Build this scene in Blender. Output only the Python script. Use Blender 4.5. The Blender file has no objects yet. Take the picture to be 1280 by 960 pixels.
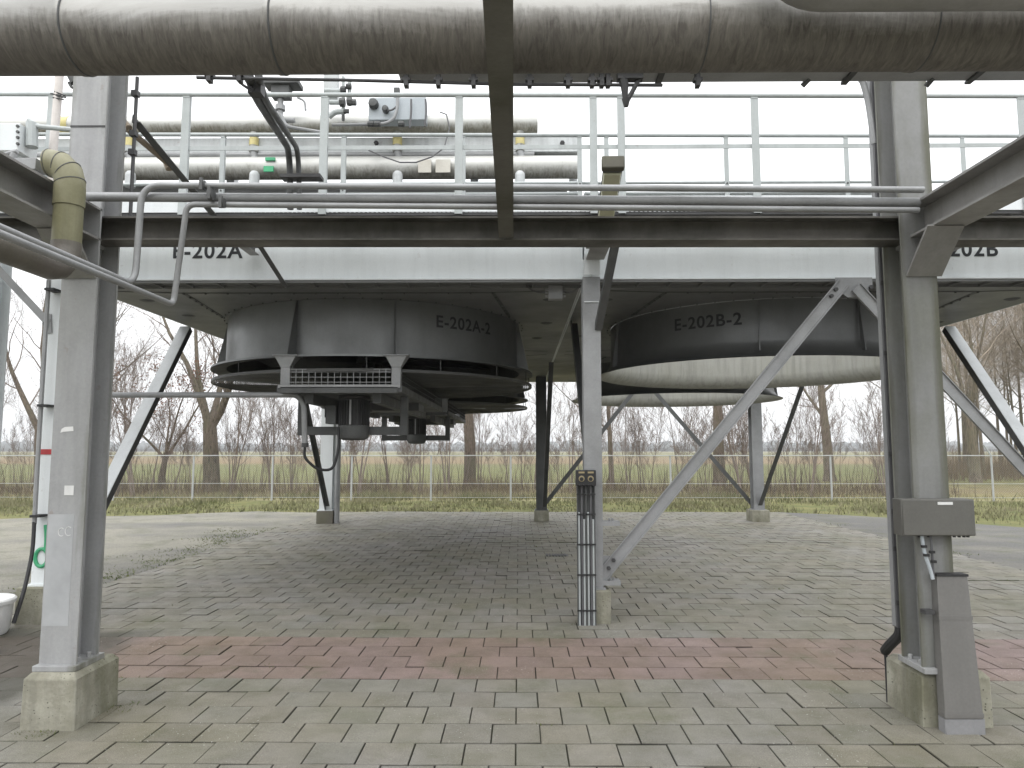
import bpy, bmesh, math, random
from mathutils import Vector, Matrix, noise
V = Vector
rad = math.radians
random.seed(7)
SC = bpy.context.scene
COL = SC.collection

# ------------------------------------------------------------------ camera
F, PITCH, EYE, YAW = 890.0, rad(5.27), 1.75, rad(0.55)      # focal length for a 1280 wide picture
cam_d = bpy.data.cameras.new('camera')
cam_d.sensor_width = 36.0
cam_d.lens = F / 1280 * 36.0
cam_d.clip_end = 8000
cam_d.clip_start = 0.05
cam = bpy.data.objects.new('camera', cam_d)
cam.location = (0, 0, EYE)
cam.rotation_euler = (math.pi / 2 + PITCH, 0, YAW)
COL.objects.link(cam)
SC.camera = cam


def at(px, py, Y):
    """world point seen at a pixel of the photograph when it stands Y metres away"""
    v = (480 - py) / F
    u = (px - 640) / F
    fw = math.cos(PITCH) - math.sin(PITCH) * v
    up = math.sin(PITCH) + math.cos(PITCH) * v
    a = u * math.cos(YAW) - fw * math.sin(YAW)
    b = u * math.sin(YAW) + fw * math.cos(YAW)
    k = Y / b
    return V((a * k, Y, EYE + up * k))


# ------------------------------------------------------------------ mesh builder
class MB:
    def __init__(s):
        s.v, s.f, s.m = [], [], []

    def add(s, vs, fs, mi=0):
        o = len(s.v)
        s.v += [tuple(p) for p in vs]
        for f in fs:
            s.f.append(tuple(i + o for i in f))
            s.m.append(mi)
        return s

    def box(s, a, b, mi=0, M=None):
        x0, y0, z0 = a
        x1, y1, z1 = b
        vs = [V(p) for p in ((x0, y0, z0), (x1, y0, z0), (x1, y1, z0), (x0, y1, z0),
                             (x0, y0, z1), (x1, y0, z1), (x1, y1, z1), (x0, y1, z1))]
        if M is not None:
            vs = [M @ p for p in vs]
        return s.add(vs, ((3, 2, 1, 0), (4, 5, 6, 7), (0, 1, 5, 4), (1, 2, 6, 5), (2, 3, 7, 6), (3, 0, 4, 7)), mi)

    def prism(s, prof, p0, p1, up=(0, 0, 1), mi=0):
        """closed 2-D outline (side, up) swept from p0 to p1"""
        p0, p1, up = V(p0), V(p1), V(up)
        d = (p1 - p0).normalized()
        sd = d.cross(up).normalized()
        u = sd.cross(d).normalized()
        n = len(prof)
        vs = [p0 + sd * a + u * b for a, b in prof] + [p1 + sd * a + u * b for a, b in prof]
        fs = [(i, (i + 1) % n, n + (i + 1) % n, n + i) for i in range(n)]
        fs.append(tuple(range(n - 1, -1, -1)))
        fs.append(tuple(range(n, 2 * n)))
        return s.add(vs, fs, mi)

    def bar(s, p0, p1, w, h, up=(0, 0, 1), mi=0):
        return s.prism([(-w / 2, -h / 2), (w / 2, -h / 2), (w / 2, h / 2), (-w / 2, h / 2)], p0, p1, up, mi)

    def ibeam(s, p0, p1, b, h, tw=.009, tf=.014, up=(0, 0, 1), mi=0):
        B, H, t = b / 2, h / 2, tw / 2
        prof = [(-B, -H), (B, -H), (B, -H + tf), (t, -H + tf), (t, H - tf), (B, H - tf), (B, H), (-B, H),
                (-B, H - tf), (-t, H - tf), (-t, -H + tf), (-B, -H + tf)]
        return s.prism(prof, p0, p1, up, mi)

    def angle(s, p0, p1, a, b, t=.009, up=(0, 0, 1), mi=0):
        sa, sb = (1 if a > 0 else -1), (1 if b > 0 else -1)
        prof = [(0, 0), (a, 0), (a, t * sb), (t * sa, t * sb), (t * sa, b), (0, b)]
        return s.prism(prof, p0, p1, up, mi)

    def tube(s, pts, r, n=10, caps=True, mi=0):
        pts = [V(p) for p in pts]
        rs = r if isinstance(r, (list, tuple)) else [r] * len(pts)
        t0 = (pts[1] - pts[0]).normalized()
        ref = V((0, 0, 1)) if abs(t0.z) < .9 else V((1, 0, 0))
        nx = t0.cross(ref).normalized()
        vs, fs = [], []
        for i, p in enumerate(pts):
            if i == 0:
                t = t0
            elif i == len(pts) - 1:
                t = (pts[i] - pts[i - 1]).normalized()
            else:
                t = ((pts[i] - pts[i - 1]).normalized() + (pts[i + 1] - pts[i]).normalized())
                t = t.normalized() if t.length > 1e-6 else t0
            nx = nx - t * nx.dot(t)
            nx = nx.normalized() if nx.length > 1e-6 else t.orthogonal().normalized()
            ny = t.cross(nx)
            for k in range(n):
                a = 2 * math.pi * k / n
                vs.append(p + (nx * math.cos(a) + ny * math.sin(a)) * rs[i])
        for i in range(len(pts) - 1):
            for k in range(n):
                k2 = (k + 1) % n
                fs.append((i * n + k, i * n + k2, (i + 1) * n + k2, (i + 1) * n + k))
        if caps:
            fs.append(tuple(range(n - 1, -1, -1)))
            fs.append(tuple(range((len(pts) - 1) * n, len(pts) * n)))
        return s.add(vs, fs, mi)

    def lathe(s, prof, c, n=48, a0=0, a1=2 * math.pi, axis='z', close=False, mi=0):
        """(radius, height) profile turned round a vertical axis at c (axis 'x': lying along X)"""
        c = V(c)
        full = abs(a1 - a0 - 2 * math.pi) < 1e-6
        m = n if full else n + 1
        vs, fs = [], []
        P = len(prof)
        for k in range(m):
            a = a0 + (a1 - a0) * k / n
            for r, h in prof:
                if axis == 'z':
                    vs.append(c + V((r * math.sin(a), -r * math.cos(a), h)))
                elif axis == 'x':
                    vs.append(c + V((h, r * math.cos(a), r * math.sin(a))))
                else:
                    vs.append(c + V((r * math.cos(a), h, r * math.sin(a))))
        for k in range(n):
            k2 = (k + 1) % m
            for i in range(P if close else P - 1):
                j = (i + 1) % P
                fs.append((k * P + i, k2 * P + i, k2 * P + j, k * P + j))
        return s.add(vs, fs, mi)

    def bolt(s, c, d, r=.012, h=.012, mi=0):
        c, d = V(c), V(d).normalized()
        return s.tube([c - d * .004, c + d * h], r, 6, True, mi)

    def build(s, name, mats, parent=None, sharp=35, bev=0, smooth=True, recalc=True):
        me = bpy.data.meshes.new(name)
        off = V((0, 0, 0))
        o = bpy.data.objects.new(name, me)
        if parent is not None:
            o.parent = parent
            q = parent
            while q is not None:
                off += q.location
                q = q.parent
        else:
            xs = [p[0] for p in s.v]
            ys = [p[1] for p in s.v]
            zs = [p[2] for p in s.v]
            off = V(((min(xs) + max(xs)) / 2, (min(ys) + max(ys)) / 2, min(zs)))
            o.location = off
        me.from_pydata([(p[0] - off.x, p[1] - off.y, p[2] - off.z) for p in s.v], [], s.f)
        if not isinstance(mats, (list, tuple)):
            mats = [mats]
        for m in mats:
            me.materials.append(m)
        if len(mats) > 1:
            me.polygons.foreach_set('material_index', s.m)
        if recalc:
            bm = bmesh.new()
            bm.from_mesh(me)
            bmesh.ops.recalc_face_normals(bm, faces=bm.faces)
            bm.to_mesh(me)
            bm.free()
        if smooth:
            me.polygons.foreach_set('use_smooth', [True] * len(me.polygons))
            me.set_sharp_from_angle(angle=rad(sharp))
        me.update()
        COL.objects.link(o)
        if bev:
            b = o.modifiers.new('bevel', 'BEVEL')
            b.width = bev
            b.segments = 2
            b.limit_method = 'ANGLE'
            b.angle_limit = rad(40)
        return o


def fillet(pts, r, seg=6):
    pts = [V(p) for p in pts]
    out = [pts[0]]
    for i in range(1, len(pts) - 1):
        a, b, c = pts[i - 1], pts[i], pts[i + 1]
        d0, d1 = (a - b), (c - b)
        k = min(r, d0.length * .48, d1.length * .48)
        p0, p1 = b + d0.normalized() * k, b + d1.normalized() * k
        for j in range(seg + 1):
            t = j / seg
            out.append(p0 * (1 - t) ** 2 + b * 2 * t * (1 - t) + p1 * t * t)
    out.append(pts[-1])
    return out


def tag(o, label=None, cat=None, group=None, kind=None):
    if label:
        o['label'] = label
    if cat:
        o['category'] = cat
    if group:
        o['group'] = group
    if kind:
        o['kind'] = kind
    return o


def thing(name, label, cat, loc, group=None):
    o = bpy.data.objects.new(name, None)
    o.location = V(loc)
    o.empty_display_size = .2
    COL.objects.link(o)
    return tag(o, label, cat, group)


def copy_tree(o, parent=None, shift=None):
    c = o.copy()
    COL.objects.link(c)
    c.parent = parent
    if shift is not None:
        c.location = o.location + V(shift)
    for ch in list(o.children):
        copy_tree(ch, c)
    return c


# ------------------------------------------------------------------ materials
def nodes_of(m):
    m.use_nodes = True
    nt = m.node_tree
    nt.nodes.clear()
    out = nt.nodes.new('ShaderNodeOutputMaterial')
    bs = nt.nodes.new('ShaderNodeBsdfPrincipled')
    nt.links.new(bs.outputs[0], out.inputs[0])
    return nt, bs


class NT:
    def __init__(s, nt):
        s.nt = nt

    def n(s, t, **k):
        x = s.nt.nodes.new(t)
        for a, b in k.items():
            setattr(x, a, b)
        return x

    def l(s, a, b):
        s.nt.links.new(a, b)

    def pos(s, scale=(1, 1, 1)):
        g = s.n('ShaderNodeNewGeometry')
        mp = s.n('ShaderNodeMapping')
        mp.inputs['Scale'].default_value = scale
        s.l(g.outputs['Position'], mp.inputs['Vector'])
        return mp.outputs[0]

    def noise(s, scale, detail=5, rough=.55, stretch=(1, 1, 1), dist=0):
        x = s.n('ShaderNodeTexNoise')
        x.inputs['Scale'].default_value = scale
        x.inputs['Detail'].default_value = detail
        x.inputs['Roughness'].default_value = rough
        x.inputs['Distortion'].default_value = dist
        s.l(s.pos(stretch), x.inputs['Vector'])
        return x.outputs['Fac']

    def ramp(s, fac, stops):
        r = s.n('ShaderNodeValToRGB')
        e = r.color_ramp.elements
        while len(e) < len(stops):
            e.new(.5)
        for i, (p, c) in enumerate(stops):
            e[i].position = p
            e[i].color = (c[0], c[1], c[2], 1) if isinstance(c, (tuple, list)) else (c, c, c, 1)
        s.l(fac, r.inputs[0])
        return r.outputs[0]

    def mix(s, fac, a, b, blend='MIX'):
        m = s.n('ShaderNodeMix', data_type='RGBA', blend_type=blend)
        for i, x in ((0, fac), (6, a), (7, b)):
            if isinstance(x, (int, float)):
                m.inputs[i].default_value = x
            elif isinstance(x, (tuple, list)):
                m.inputs[i].default_value = (x[0], x[1], x[2], 1)
            else:
                s.l(x, m.inputs[i])
        return m.outputs[2]

    def math(s, op, a, b=0):
        m = s.n('ShaderNodeMath', operation=op)
        for i, x in ((0, a), (1, b)):
            if isinstance(x, (int, float)):
                m.inputs[i].default_value = x
            else:
                s.l(x, m.inputs[i])
        return m.outputs[0]


def weathered(name, base, dark=None, rough=.55, metal=0, grime=.5, streak=0, algae=0, algae_col=(.12, .13, .05),
              scale=3.0, bump=.05, rust=0, streak_dir=(9, 9, .8), spec=.4, pores=0, edge=0):
    """painted or galvanised metal, concrete and the like: two tones, vertical runs, algae, rust specks"""
    m = bpy.data.materials.new(name)
    nt, bs = nodes_of(m)
    T = NT(nt)
    dark = dark or tuple(c * .6 for c in base)
    big = T.noise(scale, 6, .62)
    c = T.mix(T.ramp(big, [(.35, 0), (.72, grime)]), base, dark)
    if streak:
        st = T.noise(1.0, 5, .6, streak_dir)
        c = T.mix(T.ramp(st, [(.46, 0), (.68, streak)]), c, tuple(x * .45 for x in base))
    if algae:
        al = T.noise(1.6, 6, .65, (1, 1, .55))
        c = T.mix(T.ramp(al, [(.5 - .1 * algae, 0), (.74 - .1 * algae, min(.9, algae))]), c, algae_col)
    if rust:
        ru = T.noise(14, 3, .6)
        c = T.mix(T.ramp(ru, [(.66, 0), (.74, rust)]), c, (.16, .065, .025))
    if edge:
        tc = T.n('ShaderNodeTexCoord')
        sx = T.n('ShaderNodeSeparateXYZ')
        nt.links.new(tc.outputs['Object'], sx.inputs[0])
        ex = T.math('DIVIDE', T.math('ABSOLUTE', T.math('ADD', sx.outputs[0], .012)), edge)
        ex = T.math('ADD', ex, T.math('MULTIPLY', T.math('SUBTRACT', T.noise(1, 5, .6, (9, 9, 1.1)), .5), 1.1))
        c = T.mix(T.ramp(ex, [(.62, 0), (1.0, .75)]), c, (.085, .085, .05))
    if pores:
        vo = T.n('ShaderNodeTexVoronoi')
        vo.inputs['Scale'].default_value = 34
        nt.links.new(T.pos(), vo.inputs['Vector'])
        pk = T.math('ADD', vo.outputs['Distance'], T.math('MULTIPLY', T.noise(5, 3), .55))
        c = T.mix(T.ramp(pk, [(.34, .8), (.42, 0)]), c, (.06, .055, .04))
    fine = T.noise(60, 4, .6)
    c = T.mix(.05, c, T.ramp(fine, [(.3, .0), (.7, 1.0)]), 'OVERLAY')
    nt.links.new(c, bs.inputs['Base Color'])
    r = T.ramp(big, [(.3, rough - .1), (.7, min(1, rough + .15))])
    nt.links.new(r, bs.inputs['Roughness'])
    bs.inputs['Metallic'].default_value = metal
    bs.inputs['Specular IOR Level'].default_value = spec
    if bump:
        b = T.n('ShaderNodeBump')
        b.inputs['Strength'].default_value = bump * 4
        b.inputs['Distance'].default_value = .01
        nt.links.new(T.noise(28, 6, .6), b.inputs['Height'])
        nt.links.new(b.outputs[0], bs.inputs['Normal'])
    return m


def plain(name, col, rough=.6, metal=0):
    m = bpy.data.materials.new(name)
    nt, bs = nodes_of(m)
    T = NT(nt)
    c = T.mix(T.ramp(T.noise(7, 4), [(.35, 0), (.7, .6)]), col, tuple(x * .7 for x in col))
    nt.links.new(c, bs.inputs['Base Color'])
    bs.inputs['Roughness'].default_value = rough
    bs.inputs['Metallic'].default_value = metal
    return m


M = {}
M['column'] = weathered('grey_column_paint', (.34, .343, .347), (.26, .263, .26), .5, streak=.28, rust=.25, algae=.12, bump=.02, edge=.17)
M['column_algae'] = weathered('grey_column_paint_with_algae', (.235, .237, .235), (.165, .168, .15), .55, streak=.3, algae=.25, bump=.02, edge=.113)
M['beam'] = weathered('brown_grey_beam_paint', (.14, .132, .12), (.052, .049, .043), .55, streak=.4, streak_dir=(5, 5, .8), algae=.9, algae_col=(.036, .035, .027), bump=.03)
M['beam_side'] = weathered('grey_beam_paint', (.25, .245, .238), (.165, .16, .15), .5, streak=.25, algae=.25, bump=.02)
M['white'] = weathered('white_steel_paint', (.70, .73, .74), (.60, .63, .63), .45, streak=.12, bump=.01, rust=.15, grime=.45)
M['brace_white'] = weathered('dusty_white_brace_paint', (.56, .58, .59), (.46, .48, .48), .5, streak=.15, bump=.01, rust=.1)
M['white_top'] = weathered('weathered_white_paint', (.54, .56, .565), (.42, .44, .435), .5, streak=.35, streak_dir=(12, 5, 1.5), bump=0, rust=.25)
M['white_rail'] = weathered('white_railing_paint', (.42, .45, .45), (.31, .33, .32), .45, streak=.2, bump=0, rust=.2)
M['galv'] = weathered('galvanised_steel', (.31, .315, .32), (.22, .225, .225), .55, metal=.3, bump=.02, grime=.7)
M['galv_dark'] = weathered('dull_galvanised_steel', (.105, .108, .108), (.068, .07, .068), .6, metal=.25, bump=.02, streak=.25)
M['under'] = weathered('galvanised_plenum_sheet', (.175, .178, .176), (.125, .128, .126), .5, metal=.25, bump=.015, streak=0, scale=1.2)
M['ring'] = weathered('galvanised_ring_sheet', (.20, .205, .205), (.125, .129, .129), .42, metal=.65, bump=.015, streak=.12, streak_dir=(5, 5, .9), scale=1.4)
M['ring_in'] = weathered('chalky_ring_lining', (.34, .34, .31), (.27, .27, .235), .8, streak=.4, streak_dir=(14, 14, 1.0), bump=.01, algae=.15, algae_col=(.2, .2, .1))
M['dark'] = weathered('dark_grey_steel', (.06, .06, .061), (.035, .035, .035), .55, bump=.02)
M['rod'] = weathered('wire_guard_steel', (.085, .085, .083), (.055, .055, .055), .5, metal=.4, bump=0)
M['black'] = plain('black_rubber', (.02, .02, .021), .6)
M['concrete'] = weathered('footing_concrete', (.37, .36, .30), (.22, .21, .165), .88, grime=1.0, streak=.55, streak_dir=(8, 8, 1.2), algae=.7, algae_col=(.10, .10, .055), scale=5, bump=.2, spec=.15, pores=1)
M['concrete_dark'] = weathered('dark_damp_concrete', (.13, .12, .10), (.08, .075, .06), .8, algae=.3, bump=.1)
M['olive'] = weathered('algae_covered_cladding', (.235, .225, .14), (.16, .15, .085), .5, streak=.5, algae=.5, algae_col=(.105, .10, .035), bump=.02)
M['letter'] = plain('dark_grey_lettering', (.022, .024, .027), .6)
M['cable'] = plain('grey_cable_sheath', (.10, .10, .105), .5)
M['yellow'] = plain('yellow_tape', (.62, .54, .24), .5)
M['green'] = plain('green_label', (.05, .36, .17), .5)
M['red'] = plain('red_tape', (.42, .04, .045), .5)
M['brass'] = plain('tan_label', (.30, .245, .14), .6)
M['bluegrey'] = weathered('pale_blue_cabinet_paint', (.42, .46, .49), (.34, .375, .40), .4, bump=0)
M['white_plastic'] = plain('white_plastic', (.72, .72, .71), .35)
M['steelbox'] = weathered('brushed_steel_cabinet', (.15, .147, .135), (.11, .107, .098), .45, metal=.45, bump=.01, streak=.1)
M['alu_guard'] = weathered('aluminium_cable_cover', (.195, .19, .182), (.145, .14, .132), .5, metal=.3, bump=.01, streak=.15)
M['lens'] = weathered('algae_stained_lamp_glass', (.55, .55, .40), (.36, .36, .22), .35, bump=0)


def pipe_cladding(name, zc, r, base_a, base_b, dirt_a, dirt_b, start, gain, runs, patches, xs=42):
    """aluminium cladding: clean above, brown weather runs on the flank, dull below"""
    m = bpy.data.materials.new(name)
    nt, bs = nodes_of(m)
    T = NT(nt)
    run = T.noise(1, 6, .72, (xs, 9.0, 9.0), .8)
    patch = T.noise(2.2, 7, .68, (.8, 2.2, 2.2), .6)
    g = T.n('ShaderNodeNewGeometry')
    sp = T.n('ShaderNodeSeparateXYZ')
    nt.links.new(g.outputs['Position'], sp.inputs[0])
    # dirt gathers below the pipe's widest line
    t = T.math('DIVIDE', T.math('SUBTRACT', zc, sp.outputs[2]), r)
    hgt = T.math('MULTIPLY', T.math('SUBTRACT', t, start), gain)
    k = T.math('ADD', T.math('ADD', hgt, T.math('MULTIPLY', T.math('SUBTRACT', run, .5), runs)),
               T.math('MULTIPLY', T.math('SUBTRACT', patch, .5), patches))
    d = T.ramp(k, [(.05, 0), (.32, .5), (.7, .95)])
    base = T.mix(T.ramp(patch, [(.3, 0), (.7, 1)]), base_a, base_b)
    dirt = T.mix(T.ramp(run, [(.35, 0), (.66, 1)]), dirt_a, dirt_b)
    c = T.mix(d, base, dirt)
    nt.links.new(c, bs.inputs['Base Color'])
    nt.links.new(T.ramp(d, [(0, .35), (1, .05)]), bs.inputs['Metallic'])
    nt.links.new(T.ramp(d, [(0, .5), (1, .8)]), bs.inputs['Roughness'])
    b = T.n('ShaderNodeBump')
    b.inputs['Strength'].default_value = .12
    b.inputs['Distance'].default_value = .01
    nt.links.new(T.noise(5, 3), b.inputs['Height'])
    nt.links.new(b.outputs[0], bs.inputs['Normal'])
    return m


PIPE_Z, PIPE_Y, PIPE_R = 3.575, 2.97, .168
M['cladding'] = pipe_cladding('stained_aluminium_cladding', PIPE_Z, PIPE_R, (.37, .365, .35), (.27, .265, .245), (.16, .146, .126), (.075, .067, .057), -.10, 1.2, .55, 1.1)


def small_cladding():
    m = weathered('white_pipe_cladding_with_runs', (.43, .43, .40), (.30, .29, .25), .55, streak=.85, streak_dir=(22, 3, 1.2), bump=.01, algae=.45, algae_col=(.09, .085, .06))
    return m


M['cladding_small'] = small_cladding()


def paving_mat():
    m = bpy.data.materials.new('concrete_paving_tiles')
    nt, bs = nodes_of(m)
    T = NT(nt)
    at_ = T.n('ShaderNodeAttribute', attribute_name='tile')
    big = T.noise(.55, 6, .6)
    mid = T.noise(3.2, 5, .65)
    c = T.mix(T.ramp(big, [(.33, 0), (.68, 1)]), at_.outputs['Color'], (.88, .87, .70), 'MULTIPLY')
    c = T.mix(T.ramp(mid, [(.4, 0), (.72, .55)]), c, (.55, .56, .46), 'MULTIPLY')
    st = T.noise(1.15, 7, .72)
    c = T.mix(T.ramp(st, [(.54, 0), (.68, .6)]), c, (.095, .10, .055))
    # shadow painted into the tile colour left of the nearer column, ragged edge
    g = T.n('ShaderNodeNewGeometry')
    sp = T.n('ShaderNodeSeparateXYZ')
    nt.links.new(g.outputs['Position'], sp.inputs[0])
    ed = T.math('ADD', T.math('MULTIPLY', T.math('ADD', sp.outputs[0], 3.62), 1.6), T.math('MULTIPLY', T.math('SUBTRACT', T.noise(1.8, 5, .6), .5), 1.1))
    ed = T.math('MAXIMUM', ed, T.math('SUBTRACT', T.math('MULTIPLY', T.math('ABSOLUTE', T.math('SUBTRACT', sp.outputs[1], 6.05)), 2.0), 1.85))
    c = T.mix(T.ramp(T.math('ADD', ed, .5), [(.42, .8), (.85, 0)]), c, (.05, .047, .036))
    lich = T.noise(26, 3, .5)
    c = T.mix(T.ramp(lich, [(.70, 0), (.76, .35)]), c, (.38, .38, .35))
    sp_ = T.noise(70, 2, .4)
    c = T.mix(T.math('MULTIPLY', T.ramp(sp_, [(.70, 0), (.73, .8)]), T.ramp(T.noise(.8, 3), [(.52, 0), (.62, 1)])), c, (.62, .62, .6))
    fine = T.noise(190, 3, .7)
    c = T.mix(.5, c, T.ramp(fine, [(.3, .1), (.7, .9)]), 'OVERLAY')
    nt.links.new(c, bs.inputs['Base Color'])
    nt.links.new(T.ramp(mid, [(.3, .62), (.7, .85)]), bs.inputs['Roughness'])
    bs.inputs['Specular IOR Level'].default_value = .35
    b = T.n('ShaderNodeBump')
    b.inputs['Strength'].default_value = .35
    b.inputs['Distance'].default_value = .004
    nt.links.new(T.noise(95, 5, .7), b.inputs['Height'])
    nt.links.new(b.outputs[0], bs.inputs['Normal'])
    return m


def ground_mat():
    m = bpy.data.materials.new('grass_and_fields')
    nt, bs = nodes_of(m)
    T = NT(nt)
    g = T.n('ShaderNodeNewGeometry')
    sp = T.n('ShaderNodeSeparateXYZ')
    nt.links.new(g.outputs['Position'], sp.inputs[0])
    wob = T.math('MULTIPLY', T.math('SUBTRACT', T.noise(.35, 5, .6), .5), 3.0)
    y = T.math('MAXIMUM', T.math('ADD', sp.outputs[1], wob), 0)
    k = T.math('DIVIDE', y, T.math('ADD', y, 40))
    gr, st, br = (.105, .12, .05), (.31, .28, .18), (.14, .11, .072)
    c = T.ramp(k, [(0, gr), (.385, gr), (.396, st), (.408, (.16, .16, .06)), (.425, (.17, .15, .07)), (.45, br), (.475, (.10, .085, .05)),
                   (.50, (.085, .09, .042)), (.60, (.085, .105, .042)), (.68, (.09, .10, .05)), (.71, (.19, .125, .09)), (.80, (.17, .12, .085)),
                   (.84, (.13, .14, .07)), (.95, (.16, .15, .10))])
    n1 = T.noise(1.4, 7, .7)
    c = T.mix(T.ramp(n1, [(.35, 0), (.72, .75)]), c, (.24, .21, .10))
    n2 = T.noise(9, 5, .7)
    c = T.mix(T.ramp(n2, [(.3, .5), (.55, 0)]), c, (.05, .055, .02))
    nt.links.new(c, bs.inputs['Base Color'])
    bs.inputs['Roughness'].default_value = .95
    bs.inputs['Specular IOR Level'].default_value = .1
    return m


def yard_mat():
    m = bpy.data.materials.new('dusty_asphalt_yard')
    nt, bs = nodes_of(m)
    T = NT(nt)
    big = T.noise(.3, 6, .6, (1, 1.6, 1))
    gx = T.n('ShaderNodeNewGeometry')
    sx = T.n('ShaderNodeSeparateXYZ')
    nt.links.new(gx.outputs['Position'], sx.inputs[0])
    big = T.math('SUBTRACT', big, T.math('MULTIPLY', sx.outputs[0], .012))
    c = T.mix(T.ramp(big, [(.40, 0), (.66, 1)]), (.105, .102, .096), (.20, .19, .155))
    n1 = T.noise(1.5, 7, .7)
    c = T.mix(T.ramp(n1, [(.5, 0), (.68, .7)]), c, (.09, .095, .055))
    n2 = T.noise(55, 4, .7)
    c = T.mix(.6, c, T.ramp(n2, [(.3, .15), (.7, .85)]), 'OVERLAY')
    nt.links.new(c, bs.inputs['Base Color'])
    bs.inputs['Roughness'].default_value = .9
    b = T.n('ShaderNodeBump')
    b.inputs['Strength'].default_value = .6
    b.inputs['Distance'].default_value = .01
    nt.links.new(T.noise(40, 6, .75), b.inputs['Height'])
    nt.links.new(b.outputs[0], bs.inputs['Normal'])
    return m


def foliage(name, a, b, scale=2.0):
    m = bpy.data.materials.new(name)
    nt, bs = nodes_of(m)
    T = NT(nt)
    c = T.mix(T.ramp(T.noise(scale, 4, .7), [(.35, 0), (.65, 1)]), a, b)
    nt.links.new(c, bs.inputs['Base Color'])
    bs.inputs['Roughness'].default_value = .85
    bs.inputs['Specular IOR Level'].default_value = .15
    return m


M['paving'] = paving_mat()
M['joint'] = foliage('sandy_mossy_joint', (.03, .03, .022), (.05, .056, .024), 4)
M['ground'] = ground_mat()
M['yard'] = yard_mat()
M['grass'] = foliage('grass_blades', (.11, .12, .052), (.24, .22, .145), .45)
M['weed'] = foliage('weeds_in_joints', (.055, .085, .02), (.12, .13, .04), 5)
def bark_mat(name, a, b, c_):
    m = bpy.data.materials.new(name)
    nt, bs = nodes_of(m)
    T = NT(nt)
    fur = T.noise(1, 5, .7, (16, 16, 2.2), .5)
    c = T.mix(T.ramp(fur, [(.35, 0), (.62, 1)]), b, a)
    c = T.mix(T.ramp(T.noise(.9, 5, .6), [(.42, 0), (.68, .6)]), c, c_)
    nt.links.new(c, bs.inputs['Base Color'])
    bs.inputs['Roughness'].default_value = .9
    bs.inputs['Specular IOR Level'].default_value = .1
    bp_ = T.n('ShaderNodeBump')
    bp_.inputs['Strength'].default_value = 1.0
    bp_.inputs['Distance'].default_value = .04
    nt.links.new(fur, bp_.inputs['Height'])
    nt.links.new(bp_.outputs[0], bs.inputs['Normal'])
    return m


M['bark'] = bark_mat('grey_brown_bark', (.19, .155, .12), (.07, .058, .048), (.13, .125, .08))
M['bark_pale'] = bark_mat('pale_greenish_bark', (.20, .17, .13), (.07, .06, .047), (.15, .145, .095))
M['twig'] = foliage('brown_twigs', (.215, .175, .15), (.14, .115, .10), 2)
M['twig_wood'] = foliage('tan_wood_twigs', (.31, .26, .205), (.21, .175, .135), 2)
M['leaf'] = foliage('withered_brown_leaves', (.20, .09, .05), (.13, .065, .04), 3)
M['brush'] = foliage('brown_undergrowth', (.185, .145, .095), (.105, .085, .06), 1.2)
M['stem'] = foliage('dead_stems', (.115, .09, .072), (.06, .048, .04), 1.5)
M['fence'] = weathered('galvanised_fence_steel', (.42, .43, .43), (.3, .31, .31), .6, metal=.15, bump=0)
M['far_wood'] = foliage('far_tree_belt', (.16, .17, .17), (.11, .12, .12), .05)

# ------------------------------------------------------------------ ground
g = MB()
n = 60
xs = [-4000, -1500, -500, -150, -60, -20, 20, 60, 150, 500, 1500, 4000]
ys = [-60, -20, 0, 12, 20, 26, 29, 33, 40, 60, 110, 300, 900, 2500, 6000]
vs = [(x, y, -.06 if not (28 < y < 34) else -.16) for y in ys for x in xs]
fs = [(j * len(xs) + i, j * len(xs) + i + 1, (j + 1) * len(xs) + i + 1, (j + 1) * len(xs) + i) for j in range(len(ys) - 1) for i in range(len(xs) - 1)]
g.add(vs, fs)
tag(g.build('ground', M['ground'], smooth=False), kind='structure')

y_ = MB()                                                   # dusty yard round the paving, ragged grass edge
left = []
for i in range(61):
    x = -34 + i * 1.15
    base = 20.6 + .5 * noise.noise((x * .45, 3.1, 0)) + .25 * noise.noise((x * 2.1, 1.1, 0))
    if x < -8:
        base -= min(3.2, (-8 - x) * .42)
    if x > 8:
        base -= min(5.5, (x - 8) * 1.05)
    left.append((x, base))
vs = [(x, -14, -.03) for x, b in left] + [(x, b, -.03) for x, b in left]
N = len(left)
y_.add(vs, [(i, i + 1, N + i + 1, N + i) for i in range(N - 1)])
tag(y_.build('gravel_yard', M['yard'], smooth=False), kind='structure')

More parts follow.
